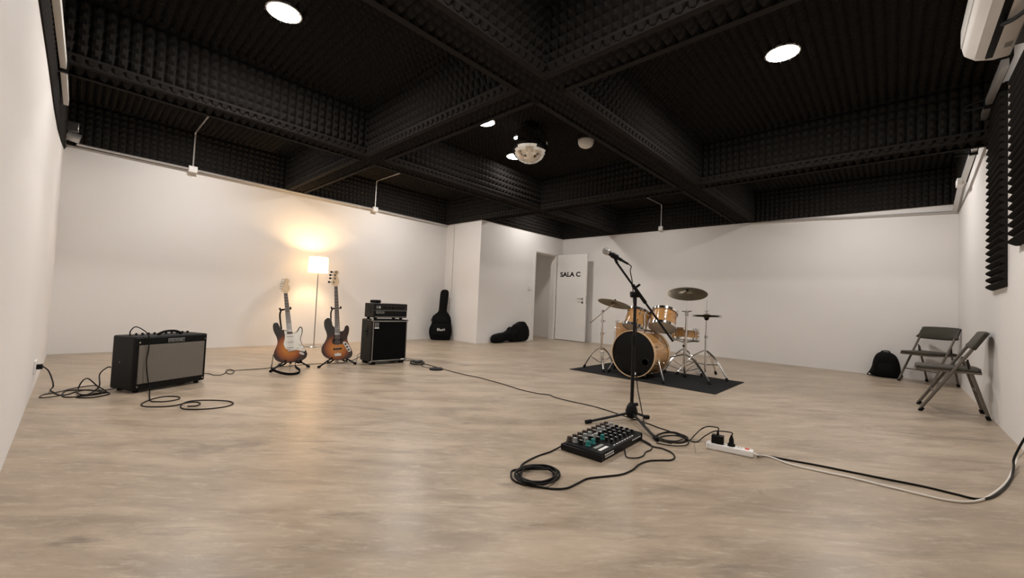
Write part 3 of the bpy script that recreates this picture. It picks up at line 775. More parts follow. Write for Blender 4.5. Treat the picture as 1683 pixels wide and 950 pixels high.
def guitar_stand(name, label, g, base, feet, yoke_z, rear):
    """tripod stand behind a guitar: g = guitar root (its local frame gives the yoke)"""
    t = thing(name, label, 'guitar stand', (base.x, base.y, 0), group='guitar stands')
    G = g.matrix_basis
    r, d = face_cam(base)
    hub = V((base.x, base.y, 0)) + d*.10 + V((0, 0, .10))
    for f in feet + [rear]:
        f = V((f.x, f.y, .012))
        lg = MB(); lg.tube(smooth([hub, hub.lerp(f, .35) + V((0, 0, .012)), f]), .0095).build('leg', blkmetal, t, world=True)
        k = MB().rod(f + (hub - f).normalized()*.02 - V((0, 0, .002)), f - (hub - f).normalized()*.012 + V((0, 0, .004)), .014, n=10).build('rubber_foot', rubber, t, world=True)
    MB().rod(hub - V((0, 0, .03)), hub + V((0, 0, .05)), .018, n=14).build('hub', blkmetal, t, world=True)
    top = G @ V((0, .075, yoke_z)); off = G @ V((-.062, .075, yoke_z - .10)); offb = G @ V((-.05, .08, .22))
    nx = (G.to_3x3() @ V((1, 0, 0))).normalized()
    MB().tube(smooth([hub, hub.lerp(offb, .6), offb, off, top - nx*.045 - V((0, 0, .012)), top - nx*.02]), .0095).build('upright', blkmetal, t, world=True)
    yk = MB(); yk.tube([G @ V((-.055, .055, yoke_z)), G @ V((.055, .055, yoke_z))], .009)
    for sx in (-.05, .055): yk.tube([G @ V((sx, .055, yoke_z)), G @ V((sx, -.045, yoke_z + .006))], .010)
    yk.build('yoke', rubber, t, world=True)
    cr2 = MB()
    for sx in (-.10, .10):
        cr2.tube(smooth([hub, G @ V((sx*.7, .07, -.012)), G @ V((sx, .03, -.014)), G @ V((sx*1.05, -.03, -.016)), G @ V((sx*1.08, -.042, .012))]), .010)
    cr2.build('cradle', rubber, t, world=True)
    return t
rr_, dd_ = face_cam(gp)
guitar_stand('guitar_stand', 'black tripod stand holding the electric guitar with white pickguard', gt, gp, [at(445, 612), at(507, 604)], .615, gp + dd_*.34)
rr_, dd_ = face_cam(bp_)
guitar_stand('guitar_stand', 'black tripod stand holding the sunburst bass guitar', bt, bp_, [at(524, 605), at(584, 599)], .64, bp_ + dd_*.36)
# strap
G = gt.matrix_basis
sp = [G @ V((-.165, .03, .10)), at(447, 600, .06), at(446, 607, .04), at(455, 612, .02), at(472, 616, .015), at(488, 615, .015), at(493, 610, .03), at(485, 603, .05), G @ V((.06, .05, .01))]
sp = smooth(sp, 6); st = MB(); vs = []
for i, p in enumerate(sp):
    t = (sp[min(i+1, len(sp)-1)] - sp[max(i-1, 0)]).normalized(); n = t.cross(V((0, 0, 1))).normalized(); b = n.cross(t)
    for a_, b_ in ((.013, .003), (-.013, .003), (-.013, -.003), (.013, -.003)): vs.append(p + (b*a_ + n*b_) + V((0, 0, .008)))
fs = [(i*4 + k, i*4 + (k+1) % 4, (i+1)*4 + (k+1) % 4, (i+1)*4 + k) for i in range(len(sp) - 1) for k in range(4)]
tag(st.add(vs, fs).build('guitar_strap', nylon), 'black guitar strap drooping to the floor under the electric guitar', 'strap')

# ------------------------------------------------------------------ gig bags
def bag(name, label, out, thick, mtx, pocket=None, logo=None, extra=None):
    t = thing(name, label, 'gig bag', mtx=mtx)
    cx_ = sum(x for x, z in out)/len(out); cz_ = sum(z for x, z in out)/len(out)
    sm = smooth2(out, 3); n = len(sm); vs = []; fs = []
    lay = [(-thick/2, .88), (-thick*.42, .955), (-thick*.28, 1), (thick*.28, 1), (thick*.42, .955), (thick/2, .88)]
    for y, q in lay: vs += [V((cx_ + (x - cx_)*q, y, cz_ + (z - cz_)*q)) for x, z in sm]
    for l in range(len(lay) - 1): fs += [(l*n + i, l*n + (i+1) % n, (l+1)*n + (i+1) % n, (l+1)*n + i) for i in range(n)]
    fs += [tuple(range(n - 1, -1, -1)), tuple(range(5*n, 6*n))]
    mn = min(v.z for v in vs)
    MB().add([v - V((0, 0, mn)) for v in vs], fs).build('shell', nylon, t, angle=60)
    zp = [V((cx_ + (x - cx_)*1.004, -thick*.29, cz_ + (z - cz_)*1.004 - mn)) for x, z in sm]
    MB().tube(zp, .004, 6, True).build('zip_piping', rubber, t)
    return t
kz = .0013
gb = [((x - 222)*kz, (893 - y)*kz) for x, y in [(110,890),(65,845),(47,760),(56,690),(78,640),(84,590),(86,545),(95,512),(130,480),(168,447),(184,410),(190,300),(196,150),(212,92),(250,73),(300,76),(322,97),(328,140),(321,250),(312,380),(313,430),(345,470),(374,520),(387,590),(391,660),(402,740),(400,800),(385,850),(358,890)]]
gpz = V((5.30, 6.98, 0)); r_, d_ = face_cam(gpz)
mt = M((r_, d_, V((0, 0, 1)))).transposed().to_4x4(); mt.translation = gpz
lean = math.radians(7)
b1 = bag('gig_bag', 'black gig bag with white lettering standing upright in the wall corner', gb, .125, mt @ M.Rotation(-lean, 4, 'X'))
MB().prism(smooth2([(-.155, .08), (.16, .08), (.185, .17), (.17, .30), (.155, .345), (-.13, .345), (-.155, .30), (-.18, .17)], 2), -.082, -.055, inset=.05, cz=.2).build('front_pocket', nylon, b1, angle=60)
MB().prism([(-.16, .35), (.17, .35), (.15, .40), (.10, .50), (-.06, .50), (-.13, .42)], -.076, -.055, inset=.05, cz=.42).build('upper_pocket', nylon, b1, angle=60)
lg = MB()
def seg(x0, z0, x1, z1, w=.010):
    d = V((x1 - x0, 0, z1 - z0)); p = V((-d.z, 0, d.x)).normalized()*w/2; a, b = V((x0, 0, z0)), V((x1, 0, z1))
    q = [a - p, b - p, b + p, a + p]
    lg.add([v + V((0, -.0855, 0)) for v in q] + [v + V((0, -.0815, 0)) for v in q], [(0,1,2,3),(7,6,5,4),(0,4,5,1),(1,5,6,2),(2,6,7,3),(3,7,4,0)])
z0, z1, zm = .195, .240, .217          # white mark, read as "Blast"-like strokes
for s in ((-.06,z0,-.06,z1),(-.06,z0,-.035,z0),(-.06,z1,-.035,z1),(-.06,zm,-.035,zm),(-.033,z0,-.033,z1),(-.018,z0,-.018,z1),(-.004,z0,-.004,zm),(-.004,zm,.014,zm),(.014,z0,.014,zm),(-.004,z0,.014,z0),
          (.026,z0,.044,z0),(.026,zm,.044,zm),(.026,z0+.012,.044,z0+.012),(.060,z0,.060,z1),(.052,zm+.008,.074,zm+.008),(.088,z0,.088,z1)): seg(*s, w=.009)
lg.build('lettering', lcd, b1, label='white lettering on the front pocket')
MB().tube(smooth([(-.175, -.02, .39), (-.195, -.05, .405), (-.19, -.07, .43), (-.165, -.04, .45)]), .008).build('side_handle', rubber, b1)
kx, kzz = .000897, .000754
lb = [((x - 720)*kx, (768 - y)*kzz) for x, y in [(160,762),(118,700),(122,620),(162,567),(240,536),(400,506),(520,494),(600,460),(660,430),(692,372),(740,337),(800,340),(870,320),(912,270),(1000,226),(1060,192),(1130,182),(1200,206),(1250,252),(1285,330),(1318,470),(1328,600),(1310,690),(1268,738),(1100,752),(760,758),(700,715),(500,718),(420,750),(300,768)]]
b2 = bag('gig_bag', 'black gig bag lying on its side at the foot of the wall beside the doorway', lb, .15, M.Translation((6.475, 6.065, .002)))
MB().prism(smooth2([(.17, .05), (.50, .05), (.53, .25), (.44, .38), (.30, .36), (.17, .28)], 2), -.095, -.065, inset=.06, cx=.33, cz=.2).build('front_pocket', nylon, b2, angle=60)
MB().tube(smooth([(-.02, -.06, .30), (.0, -.075, .345), (.06, -.075, .35), (.12, -.07, .345)]), .010).build('handle', rubber, b2)

# ------------------------------------------------------------------ drum kit
dmat = tag(MB().box((4.553, 1.335, 0), (5.665, 3.155, .006)).build('drum_mat', matm, bevel=.002), 'thin dark grey mat under the drum kit', 'mat')
ZM = .006
def axm(c, ax):
    ax = V(ax).normalized(); return M.Translation(V(c)) @ V((0, 0, 1)).rotation_difference(ax).to_matrix().to_4x4()
def drum(name, label, c, ax, r, dp, lugs, shell=shellwood, top=headgrey, bot=headgrey, hoop=chrome, cat='drum', hoopw=.03, loc=None):
    """c = centre, ax = direction of the 'top' head"""
    t = thing(name, label, cat, loc if loc else (c[0], c[1], c[2]))
    A = axm(c, ax); h = dp/2
    MB().lathe([(r, -h), (r, h), (r - .007, h), (r - .007, -h), (r, -h)], 40, A).build('shell', shell, t, world=True)
    for nm, s, m_ in (('batter_head', 1, top), ('resonant_head', -1, bot)):
        MB().lathe([(r + .002, s*(h - .006)), (r + .003, s*(h + .003)), (r - .004, s*(h + .005)), (0, s*(h + .005))], 40, A).build(nm, m_, t, world=True)
        MB().lathe([(r + .004, s*(h - hoopw*.6)), (r + .013, s*(h - hoopw*.6)), (r + .013, s*(h + hoopw*.4)), (r + .004, s*(h + hoopw*.4)), (r + .004, s*(h - hoopw*.6))], 40, A).build('hoop', hoop, t, world=True)
    for i in range(lugs):
        a = 2*PI*(i + .5)/lugs; e = V((math.cos(a), math.sin(a), 0))
        for s in (1, -1):
            zz = s*h*.58
            lu = MB(); lu.rod(e*r + V((0, 0, zz - s*.018)), e*(r + .016) + V((0, 0, zz - s*.018)), .011, .008, 8); lu.rod(e*(r + .010) + V((0, 0, zz - s*.03)), e*(r + .010) + V((0, 0, s*(h + hoopw*.3))), .0035, n=6)
            lu.ball(e*(r + .011) + V((0, 0, s*(h + hoopw*.3))), .007, 8)
            lu.v = [A @ p for p in lu.v]; lu.build('lug', chrome, t, world=True)
    return t
woodhoop = mat('maple_hoop', (.62, .42, .24), .3)
BD = V((4.905, 2.325, .296)); RB = .272
bd = drum('bass_drum', 'natural wood bass drum with black front head at the kit front', BD, (-1, 0, 0), RB, .42, 8, top=headblk, hoop=woodhoop, hoopw=.04, loc=(BD.x, BD.y, ZM))
fx = BD.x - .21 - .008
pp = atx(1060, 596, fx); MB().lathe([(0, -.002), (.034, -.002), (.046, .003), (.046, .006)], 24, M.Translation((fx + .001, pp.y, pp.z)) @ M.Rotation(-PI/2, 4, 'Y')).build('port_hole', rubber, bd, world=True)
MB().tube([(fx, pp.y + .05*math.cos(t), pp.z + .05*math.sin(t)) for t in [i*PI/14 for i in range(28)]], .005, 6, True).build('port_ring', blkmetal, bd, world=True)
pp = atx(1043.5, 614, fx); MB().cbox((fx - .001, pp.y, pp.z), (.003, .026, .030)).build('sticker', lcd, bd, world=True)
for s in (-1, 1):
    y = BD.y + s*RB; sp_ = MB()
    ft_ = V((4.64, 1.915, ZM)) if s < 0 else V((4.79, 2.705, ZM))
    up_ = V((BD.x - .10, y*.97 + BD.y*.03 + s*.006, .235))
    sp_.rod(up_, ft_ + V((0, 0, .03)), .010); sp_.cbox(up_, (.06, .03, .04)); sp_.build('spur', chrome, bd, world=True)
    MB().rod(ft_ + (up_ - ft_).normalized()*.045, ft_ + V((0, 0, .002)), .015).build('rubber_foot', rubber, bd, world=True)
# tom mount on the bass drum
tmn = MB(); tmn.cbox((BD.x + .02, BD.y, BD.z + RB + .012), (.10, .09, .03))
for s in (-1, 1):
    tmn.rod((BD.x + .02, BD.y + s*.03, BD.z + RB), (BD.x + .02, BD.y + s*.03, .80), .011)
    tmn.tube(smooth([(BD.x + .02, BD.y + s*.03, .78), (BD.x + .02, BD.y + s*.045, .80), (BD.x + .02, BD.y + s*.09, .77)]), .010)
tmn.build('tom_holder', chrome, bd, world=True)
ta = V((.48, 0, .87))
drum('rack_tom', 'left rack tom of natural wood mounted over the bass drum', atd(1047, 526, dep((4.97, 2.48, .73))), V((.42, -.08, .90)), .146, .225, 6)
drum('rack_tom', 'right rack tom of natural wood mounted over the bass drum', atd(1090, 525.5, dep((5.02, 2.12, .73))), V((.46, .10, .87)), .152, .205, 6)
FT = V((5.45, 2.75, .465))
ft = drum('floor_tom', 'natural wood floor tom standing behind the bass drum at left', FT, (.06, 0, 1), .203, .36, 8, loc=(FT.x, FT.y, 0))
for a in (2.2, 4.3, 6.4):
    e = V((math.cos(a), math.sin(a), 0)); b = V((FT.x, FT.y, 0)) + e*.222
    MB().tube([b + V((0, 0, .52)), b + V((0, 0, .08)), b + e*.02 + V((0, 0, ZM + .02))], .007).build('leg', chrome, ft, world=True)
    MB().rod(b + e*.02 + V((0, 0, ZM + .03)), b + e*.024 + V((0, 0, 0.001)), .013).build('rubber_foot', rubber, ft, world=True)
SN = at(1125, 549, .533)
drum('snare_drum', 'shallow natural wood snare drum on its own stand at the right of the kit', SN, (.10, .02, 1), .168, .128, 8)
def tripod(t, c, R, z_hub, angs, z_low=.12, foot=ZM, r=.008, m=chrome):
    for a in angs:
        e = V((math.cos(a), math.sin(a), 0)); f = V((c.x, c.y, foot + .014)) + e*R
        hub = V((c.x, c.y, z_hub)) + e*.02
        l = MB(); 
        for s in (-1, 1):
            o = V((-e.y, e.x, 0))*s*.011
            l.tube(smooth([hub + o, hub.lerp(f, .45) + V((0, 0, .045)) + o, f + o*.4]), r*.75, 6)
        l.build('leg', m, t, world=True)
        MB().rod(V((c.x, c.y, z_low)) + e*.015, hub.lerp(f, .55) + V((0, 0, .02)), r*.7, n=6).build('brace', m, t, world=True)
        MB().rod(f + (hub - f).normalized()*.03, f - e*.0 - V((0, 0, .013)), .015, .017).build('rubber_foot', rubber, t, world=True)
sn = thing('snare_stand', 'low chrome tripod stand carrying the snare drum', 'drum stand', (SN.x, SN.y, 0))
MB().rod((SN.x, SN.y, .10), (SN.x, SN.y, .43), .012).build('pole', chrome, sn, world=True)
MB().rod((SN.x, SN.y, .36), (SN.x, SN.y, .385), .02).build('collar', black, sn, world=True)
bk = MB()
for a in (.4, 2.5, 4.6):
    e = V((math.cos(a), math.sin(a), 0)); bk.tube(smooth([V((SN.x, SN.y, .42)), V((SN.x, SN.y, .445)) + e*.11, V((SN.x, SN.y, .452)) + e*.19, V((SN.x, SN.y, .485)) + e*.198]), .009)
bk.build('basket', chrome, sn, world=True)
tripod(sn, SN, .27, .33, (.3, 2.4, 4.5), .10)
def cymbal(name, label, c, nrm, r, mirrorz=False):
    A = axm(c, nrm); k = -1 if mirrorz else 1
    pr = [(.006, .034), (.02, .032), (.045, .020), (.055, .012), (r*.5, .006), (r*.8, .001), (r, -.008), (r*.8, -.001), (r*.5, .004), (.055, .010), (.044, .018), (.02, .030), (.006, .032)]
    o = MB().lathe([(a, b*k - .012*k) for a, b in pr], 44, A).build(name, brass, angle=50)
    return tag(o, label, 'cymbal')
# left crash
CL = V((4.90, 2.885, 0))
cs = thing('cymbal_stand', 'chrome boom cymbal stand at the left front of the drum kit', 'cymbal stand', CL)
tops = V((CL.x, CL.y, .79)); dc = dep(tops)
MB().rod((CL.x, CL.y, .09), (CL.x, CL.y, .50), .0135).build('lower_tube', chrome, cs, world=True)
MB().rod((CL.x, CL.y, .48), tops, .010).build('upper_tube', chrome, cs, world=True)
for z in (.49, .66): MB().rod((CL.x, CL.y, z - .018), (CL.x, CL.y, z + .018), .019).build('collar', chrome, cs, world=True)
for z in (.49, .66): MB().rod((CL.x, CL.y, z), V((CL.x, CL.y, z)) + cr*.045, .006).build('wing_nut', steel, cs, world=True)
pe = atd(970, 531, dc); pc_ = atd(1010, 497.5, dc)
bm_ = MB(); bm_.rod(pe, atd(1005.5, 501.5, dc), .0065); bm_.build('boom_arm', chrome, cs, world=True)
MB().ball(tops, .021, 12).build('boom_joint', steel, cs, world=True)
nl = (cu*math.cos(math.radians(17)) + cr*math.sin(math.radians(17)))
nl = (nl + fw*.20).normalized()
MB().rod(atd(1005.5, 501.5, dc), pc_ - nl*.03, .008).build('tilter', chrome, cs, world=True)
MB().rod(pc_ - nl*.03, pc_ + nl*.05, .004).build('spindle', steel, cs, world=True)
MB().rod(pc_ + nl*.026, pc_ + nl*.046, .012).build('felt', black, cs, world=True)
tripod(cs, CL, .245, .30, (1.72, 3.83, 5.9), .10)
cymbal('crash_cymbal', 'tilted bronze crash cymbal on the boom stand left of the bass drum', pc_, nl, .222)
# right crash
CRb = V((5.35, 1.935, 0))
cs = thing('cymbal_stand', 'straight chrome cymbal stand in front of the snare drum', 'cymbal stand', CRb)
zt_ = 1.085
MB().rod((CRb.x, CRb.y, .03), (CRb.x, CRb.y, .80), .0145).build('lower_tube', chrome, cs, world=True)
MB().rod((CRb.x, CRb.y, .78), (CRb.x, CRb.y, zt_ - .02), .009).build('upper_tube', chrome, cs, world=True)
MB().rod((CRb.x, CRb.y, .78), (CRb.x, CRb.y, .83), .021).build('collar', steel, cs, world=True)
wn = MB()
for s in (-1, 1): wn.rod(V((CRb.x, CRb.y, .835)), V((CRb.x, CRb.y, .845)) + cr*s*.06, .008); 
wn.build('wing_nut', steel, cs, world=True)
ct_ = V((CRb.x, CRb.y, zt_))
vd = (CAM - ct_).normalized(); nr = (V((0, 0, 1))*math.cos(math.radians(23)) + V((vd.x, vd.y, 0)).normalized()*math.sin(math.radians(23))).normalized()
MB().rod(ct_ - V((0, 0, .03)), ct_ + nr*.05, .004).build('spindle', steel, cs, world=True)
MB().rod(ct_ + nr*.024, ct_ + nr*.046, .014).build('felt', black, cs, world=True)
MB().rod((CRb.x, CRb.y, ZM), (CRb.x, CRb.y, .035), .022).build('base_foot', rubber, cs, world=True)
tripod(cs, CRb, .47, .29, (4.10, 1.9, 6.1), .08)
cymbal('crash_cymbal', 'bronze crash cymbal high above the snare drum, top side showing', ct_, nr, .240)
# hi-hat
HH = V((5.66, 1.79, 0))
hs_ = thing('hi_hat_stand', 'chrome hi-hat stand with pedal at the right end of the mat', 'hi-hat stand', HH)
MB().rod((HH.x, HH.y, .06), (HH.x, HH.y, .52), .0135).build('lower_tube', chrome, hs_, world=True)
MB().rod((HH.x, HH.y, .50), (HH.x, HH.y, .745), .0105).build('upper_tube', chrome, hs_, world=True)
MB().rod((HH.x, HH.y, .50), (HH.x, HH.y, .535), .02).build('collar', steel, hs_, world=True)
MB().lathe([(.012, 0), (.018, .0), (.034, .035), (.03, .045), (0, .045)], 20, M.Translation((HH.x, HH.y, .735))).build('cymbal_seat', black, hs_, world=True)
MB().rod((HH.x, HH.y, .74), (HH.x, HH.y, 1.0), .003, n=6).build('pull_rod', steel, hs_, world=True)
clt = MB(); clt.rod((HH.x, HH.y, .80), (HH.x, HH.y, .86), .010); clt.rod((HH.x, HH.y, .85), V((HH.x, HH.y, .862)) + cr*.03, .005); clt.rod((HH.x, HH.y, .85), V((HH.x, HH.y, .862)) - cr*.03, .005)
clt.build('clutch', steel, hs_, world=True)
tripod(hs_, HH, .35, .34, (4.25, 2.1, 6.2), .16)
MB().box((-.05, -.13, .0), (.05, .13, .014), M.Translation((HH.x + .17, HH.y + .12, .03)) @ M.Rotation(-1.0, 4, 'Z') @ M.Rotation(.18, 4, 'X')).build('pedal', steel, hs_, world=True, bevel=.004)
cymbal('hi_hat_cymbal', 'upper cymbal of the hi-hat pair', V((HH.x, HH.y, .800)), (0, .02, 1), .185)
cymbal('hi_hat_cymbal', 'lower cymbal of the hi-hat pair', V((HH.x, HH.y, .784)), (0, .02, 1), .185, True)
# kick pedal behind the bass drum
kp = thing('kick_pedal', 'chrome and black bass drum pedal behind the bass drum', 'drum pedal', (5.26, 2.36, ZM))
MB().box((-.02, -.05, .0), (.30, .05, .012)).build('base_plate', blkmetal, kp, bevel=.003)
MB().box((.05, -.04, .0), (.30, .04, .010), M.Translation((.0, 0, .07)) @ M.Rotation(.2, 4, 'Y')).build('footboard', steel, kp, bevel=.003)
fp = MB()
for s in (-1, 1): fp.rod((.03, s*.055, .01), (.03, s*.055, .20), .008)
fp.rod((.03, -.06, .19), (.03, .06, .19), .008); fp.build('frame', chrome, kp)
bt_ = MB(); bt_.rod((.03, 0, .19), (-.02, 0, .33), .005); bt_.build('beater_shaft', chrome, kp)
MB().ball((-.025, 0, .345), .026, 14, (1, 1, 1.2)).build('beater', whitep, kp)

# ------------------------------------------------------------------ microphone stand
MS = at(1037.5, 690)
ms = thing('microphone_stand', 'black tripod boom microphone stand in front of the drum kit', 'microphone stand', MS)
dj = dep(MS)
J_ = V((MS.x, MS.y, .955)); dj2 = dep(J_)
MB().rod((MS.x, MS.y, .05), (MS.x, MS.y, .60), .0135, n=14).build('lower_tube', blkmetal, ms, world=True)
MB().rod((MS.x, MS.y, .58), (MS.x, MS.y, .945), .0115, n=14).build('upper_tube', blkmetal, ms, world=True)
MB().rod((MS.x, MS.y, .565), (MS.x, MS.y, .645), .0165, n=14).build('clutch', black, ms, world=True)
MB().lathe([(.012, .02), (.032, .022), (.042, .04), (.046, .065), (.036, .10), (.022, .125), (.013, .135)], 20, M.Translation((MS.x, MS.y, 0))).build('hub', black, ms, world=True)
MB().rod(V((MS.x, MS.y, .11)), V((MS.x, MS.y, .118)) + cr*.045, .013).build('hub_knob', black, ms, world=True)
for q in ((965, 693.5), (1064, 685.5), (1079, 722)):
    f = at(*q, .014); e = (f - V((MS.x, MS.y, .014))).normalized()
    MB().rod(V((MS.x, MS.y, .055)) + e*.02, f + V((0, 0, .0)), .0095).build('leg', blkmetal, ms, world=True)
    MB().rod(f - e*.035 + V((0, 0, .004)), f + e*.012, .014).build('rubber_foot', rubber, ms, world=True)
jp = atd(1043, 484, dj2)
MB().rod(jp - cr*.03, jp + cr*.035, .024, n=16).build('boom_joint', black, ms, world=True)
cq = atd(1046, 477, dj2 - .03)
b0, b1_ = atd(1014.5, 433, dj2 - .03), atd(1106, 561, dj2 - .03)
bdir = (b1_ - b0).normalized()
MB().rod(b0, b1_, .0085, n=12).build('boom_arm', blkmetal, ms, world=True)
MB().rod(cq - bdir*.05, cq + bdir*.12, .014, n=12).build('boom_clamp', black, ms, world=True)
MB().rod(cq - bdir*.02, cq - bdir*.02 + (cu*.5 + cr*.7)*.055, .009).build('boom_knob', black, ms, world=True)
mdir = (atd(996.5, 413, dj2) - atd(1021, 427, dj2)).normalized()
mc = thing('microphone', 'handheld microphone with silver ball grille clipped to the boom stand', 'microphone', atd(1009, 420.5, dj2 - .03))
o = atd(1021.5, 427.5, dj2 - .03)
A = axm(o, mdir)
MB().lathe([(0, -.002), (.0115, -.002), (.012, 0), (.0145, .06), (.0185, .108), (.0195, .112), (0, .113)], 24, A).build('handle', blkmetal, mc, world=True)
MB().lathe([(.0195, .110), (.0245, .118), (.0255, .126), (.0245, .130)], 24, A).build('collar', steel, mc, world=True)
grl = mat('mesh_grille', (.42, .41, .39), .45, metal=.8, bump=.8, bscale=900)
MB().lathe([(.024, .128)] + [(.0265*math.cos(t), .139 + .0265*math.sin(t)) for t in [-.3, 0, .3, .6, .9, 1.2, 1.45]] + [(0, .1655)], 24, A).build('grille', grl, mc, world=True)
cl = MB(); cl.lathe([(.020, .035), (.0225, .037), (.022, .085), (.0195, .087)], 20, A); cl.rod(o + mdir*.055 - cu*.018, b0 - bdir*.0, .011, .010)
cl.build('clip', black, ms, world=True)

# ------------------------------------------------------------------ cables
def cable(label, pts, r=.0042, m=cord, name='cable', k=7, plug=None):
    P = [V(p) if not isinstance(p, tuple) or len(p) == 3 and isinstance(p[0], float) and abs(p[0]) < 20 else at(*p) for p in pts]
    sm = smooth(P, k)
    sm = [V((p.x, p.y, max(p.z, r))) for p in sm]
    o = MB().tube(sm, r, 8).build(name, m, angle=60)
    return tag(o, label, 'cable')
def FP(s, ox, oy, lst, z=.0045): return [at(ox + x*s, oy + y*s, z) for x, y in lst]
def coil(cx, cy, rx, ry, turns, z=.0045, ph=0, jit=.10, n=14, up=.009):
    out = []
    for i in range(int(turns*n)):
        a = ph + 2*PI*i/n; k = 1 + jit*math.sin(i*.71 + cx)
        out.append(at(cx + rx*k*math.cos(a), cy + ry*k*math.sin(a), z + up*i/n))
    return out
# amplifier instrument cable
AM = amp.matrix_basis
sA = .2199
pts = [AM @ V((.020, .10, .45)), AM @ V((.016, .09, .49)), AM @ V((.032, .06, .525)), AM @ V((.055, .0, .50)), AM @ V((.072, -.035, .455)), AM @ V((.082, -.030, .36)), AM @ V((.070, -.035, .25)), AM @ V((.080, -.045, .12)), AM @ V((.088, -.065, .04))]
pts += FP(sA, 30, 520, [(985,628),(1040,637),(1120,634),(1200,617),(1195,601),(1110,598),(1010,615),(930,648),(925,668),(980,675),(1100,674),(1200,660),(1280,634),(1400,626),(1560,632),(1607,650),(1560,672),(1450,688),(1320,695),(1232,690),(1214,670),(1245,648),(1330,640),(1360,652),(1330,668),(1265,672)])
cable('black instrument cable dropping over the front of the guitar amplifier and looping on the floor', pts)
sp_ = .0951
pts = [V((XL + .05, at(62, 601, .2).y, .19))]
ou = atx(56, 603, XL)
pts = [V((XL + .045, ou.y - .005, ou.z)), V((XL + .075, ou.y - .03, ou.z - .03)), V((XL + .10, ou.y - .10, ou.z - .09)), V((XL + .11, ou.y - .17, .06))]
pts += FP(sp_, 40, 580, [(450,650),(560,712),(640,732),(760,715),(900,668),(1050,640),(1200,648),(1320,665),(1460,690),(1440,720),(1200,768),(950,775),(900,760),(960,735),(1150,715),(1330,680),(1250,650),(1000,640),(760,650),(670,690),(665,750),(760,765),(930,755),(1200,725),(1420,680)])
pts += [at(40 + 1260*sp_, 580 + 570*sp_, .05), at(40 + 1150*sp_, 580 + 475*sp_, .095), at(40 + 1080*sp_, 580 + 442*sp_, .11), at(40 + 1000*sp_, 580 + 490*sp_, .08), at(40 + 930*sp_, 580 + 620*sp_, .02)]
pts += FP(sp_, 40, 580, [(930,700),(1080,720),(1230,640)], .012)
e3 = AM @ V((-.012, .245, .19))
pts += [at(40 + 1300*sp_, 580 + 560*sp_, .07), e3 + V((-.06, .015, -.05)), e3 + V((-.02, .01, 0)), e3]
cable('tangled black power cable from the left wall socket to the guitar amplifier', pts, .0045)
pts = FP(sp_, 40, 580, [(600,742),(420,765),(300,772),(262,760),(330,722),(500,690),(650,662),(800,622),(1000,585),(1250,566)]) + [AM @ V((-.03, .30, .0045)), AM @ V((.20, .33, .0045)), AM @ V((.50, .30, .0045))]
pts += [at(336, 614, .0045), at(352, 616.5, .0045), at(364, 616, .0045), at(371, 612, .0045), at(372, 608.5, .0045), at(379, 607, .0045), at(385, 610, .006), at(380, 614.5, .0045), at(373, 613, .006), at(373.5, 609.5, .008), at(384, 609, .009), at(400, 608, .0045), at(430, 606, .0045), at(470, 602, .0045), at(510, 598.5, .0045), at(550, 597, .0045), at(572, 594.5, .0045), at(584, 590, .0045), at(593, 585, .0045)]
cable('long thin black cable passing behind the amplifier and both guitar stands', pts, .0035)
CM = cab.matrix_basis
e4 = CM @ V((-.008, .28, .12))
cable('thin cable hanging from the left rear of the bass cabinet', [e4, e4 + V((-.05, -.02, -.03)), e4 + V((-.10, -.08, -.10)), at(560, 596.5, .004), at(548, 592, .004)], .003)
e5 = CM @ V((.478, .28, .17))
cable('thin cable hanging from the right rear of the bass cabinet to a foot pedal', [e5, e5 + V((.03, -.02, -.04)), e5 + V((.09, -.08, -.13)), at(684, 592, .02), at(688, 593, .03)], .003)
# pedals
pq = at(686, 597)
pd = thing('foot_pedal', 'small grey effects pedal resting on a cable coil beside the bass cabinet', 'pedal', (pq.x, pq.y, .012), .3)
MB().box((-.06, -.04, 0), (.06, .04, .03)).build('case', mat('pedal_grey', (.06, .058, .055), .4), pd, bevel=.006)
MB().rod((.0, 0, .03), (0, 0, .038), .012).build('foot_switch', chrome, pd)
cable('small coil of black cable under the grey effects pedal', coil(685.5, 596, 11, 3.4, 3.2), .0045)
pq = at(717, 607.5)
cable('thin cable linking the grey pedal with the flat round pedal', [at(692, 598, .006), at(694, 602, .0045), at(704, 604.5, .0045), at(713, 605, .01)], .003)
pd = thing('foot_switch', 'flat round black footswitch on the floor right of the pedal', 'footswitch', (pq.x, pq.y, 0))
MB().lathe([(0, 0), (.082, 0), (.085, .008), (.075, .018), (.03, .022), (0, .022)], 28).build('case', black, pd)
for s in (-.04, .04): MB().rod((s, -s*.8, .018), (s, -s*.8, .032), .010).build('button', chrome, pd)
# long cable over the floor to the mic stand and its coil
pts = [CM @ V((.45, .20, .0045))] + [at(x, y, .0045) for x, y in [(676,592.5),(690,595.5),(702,599),(730,607),(760,615),(785,620),(815,628),(842,636),(852,639.5),(880,646),(903,649),(912,653),(940,660),(980,669),(1015,680),(1040,688),(1062,695),(1080,702),(1095,707),(1112,713),(1125,719),(1131,724)]]
cable('long black cable running across the floor from the bass cabinet to the microphone stand', pts, .004)
mt_ = o - mdir*.004
mpl = MB().rod(o - mdir*.004, o - mdir*.06, .0105, .008).build('microphone_plug', black); tag(mpl, 'black plug at the tail of the microphone', 'plug')
t0 = o - mdir*.055
pts = [t0, t0 - mdir*.03 - cu*.006, atd(1036, 446, dj2 - .02), atd(1039.5, 466, dj2), atd(1041.5, 500, dj2 + .02), atd(1046, 540, dj2 + .02), atd(1045.5, 580, dj2 - .02), atd(1047, 630, dj - .02), atd(1053, 665, dj - .04), at(1060, 700, .02), at(1066, 708, .005)]
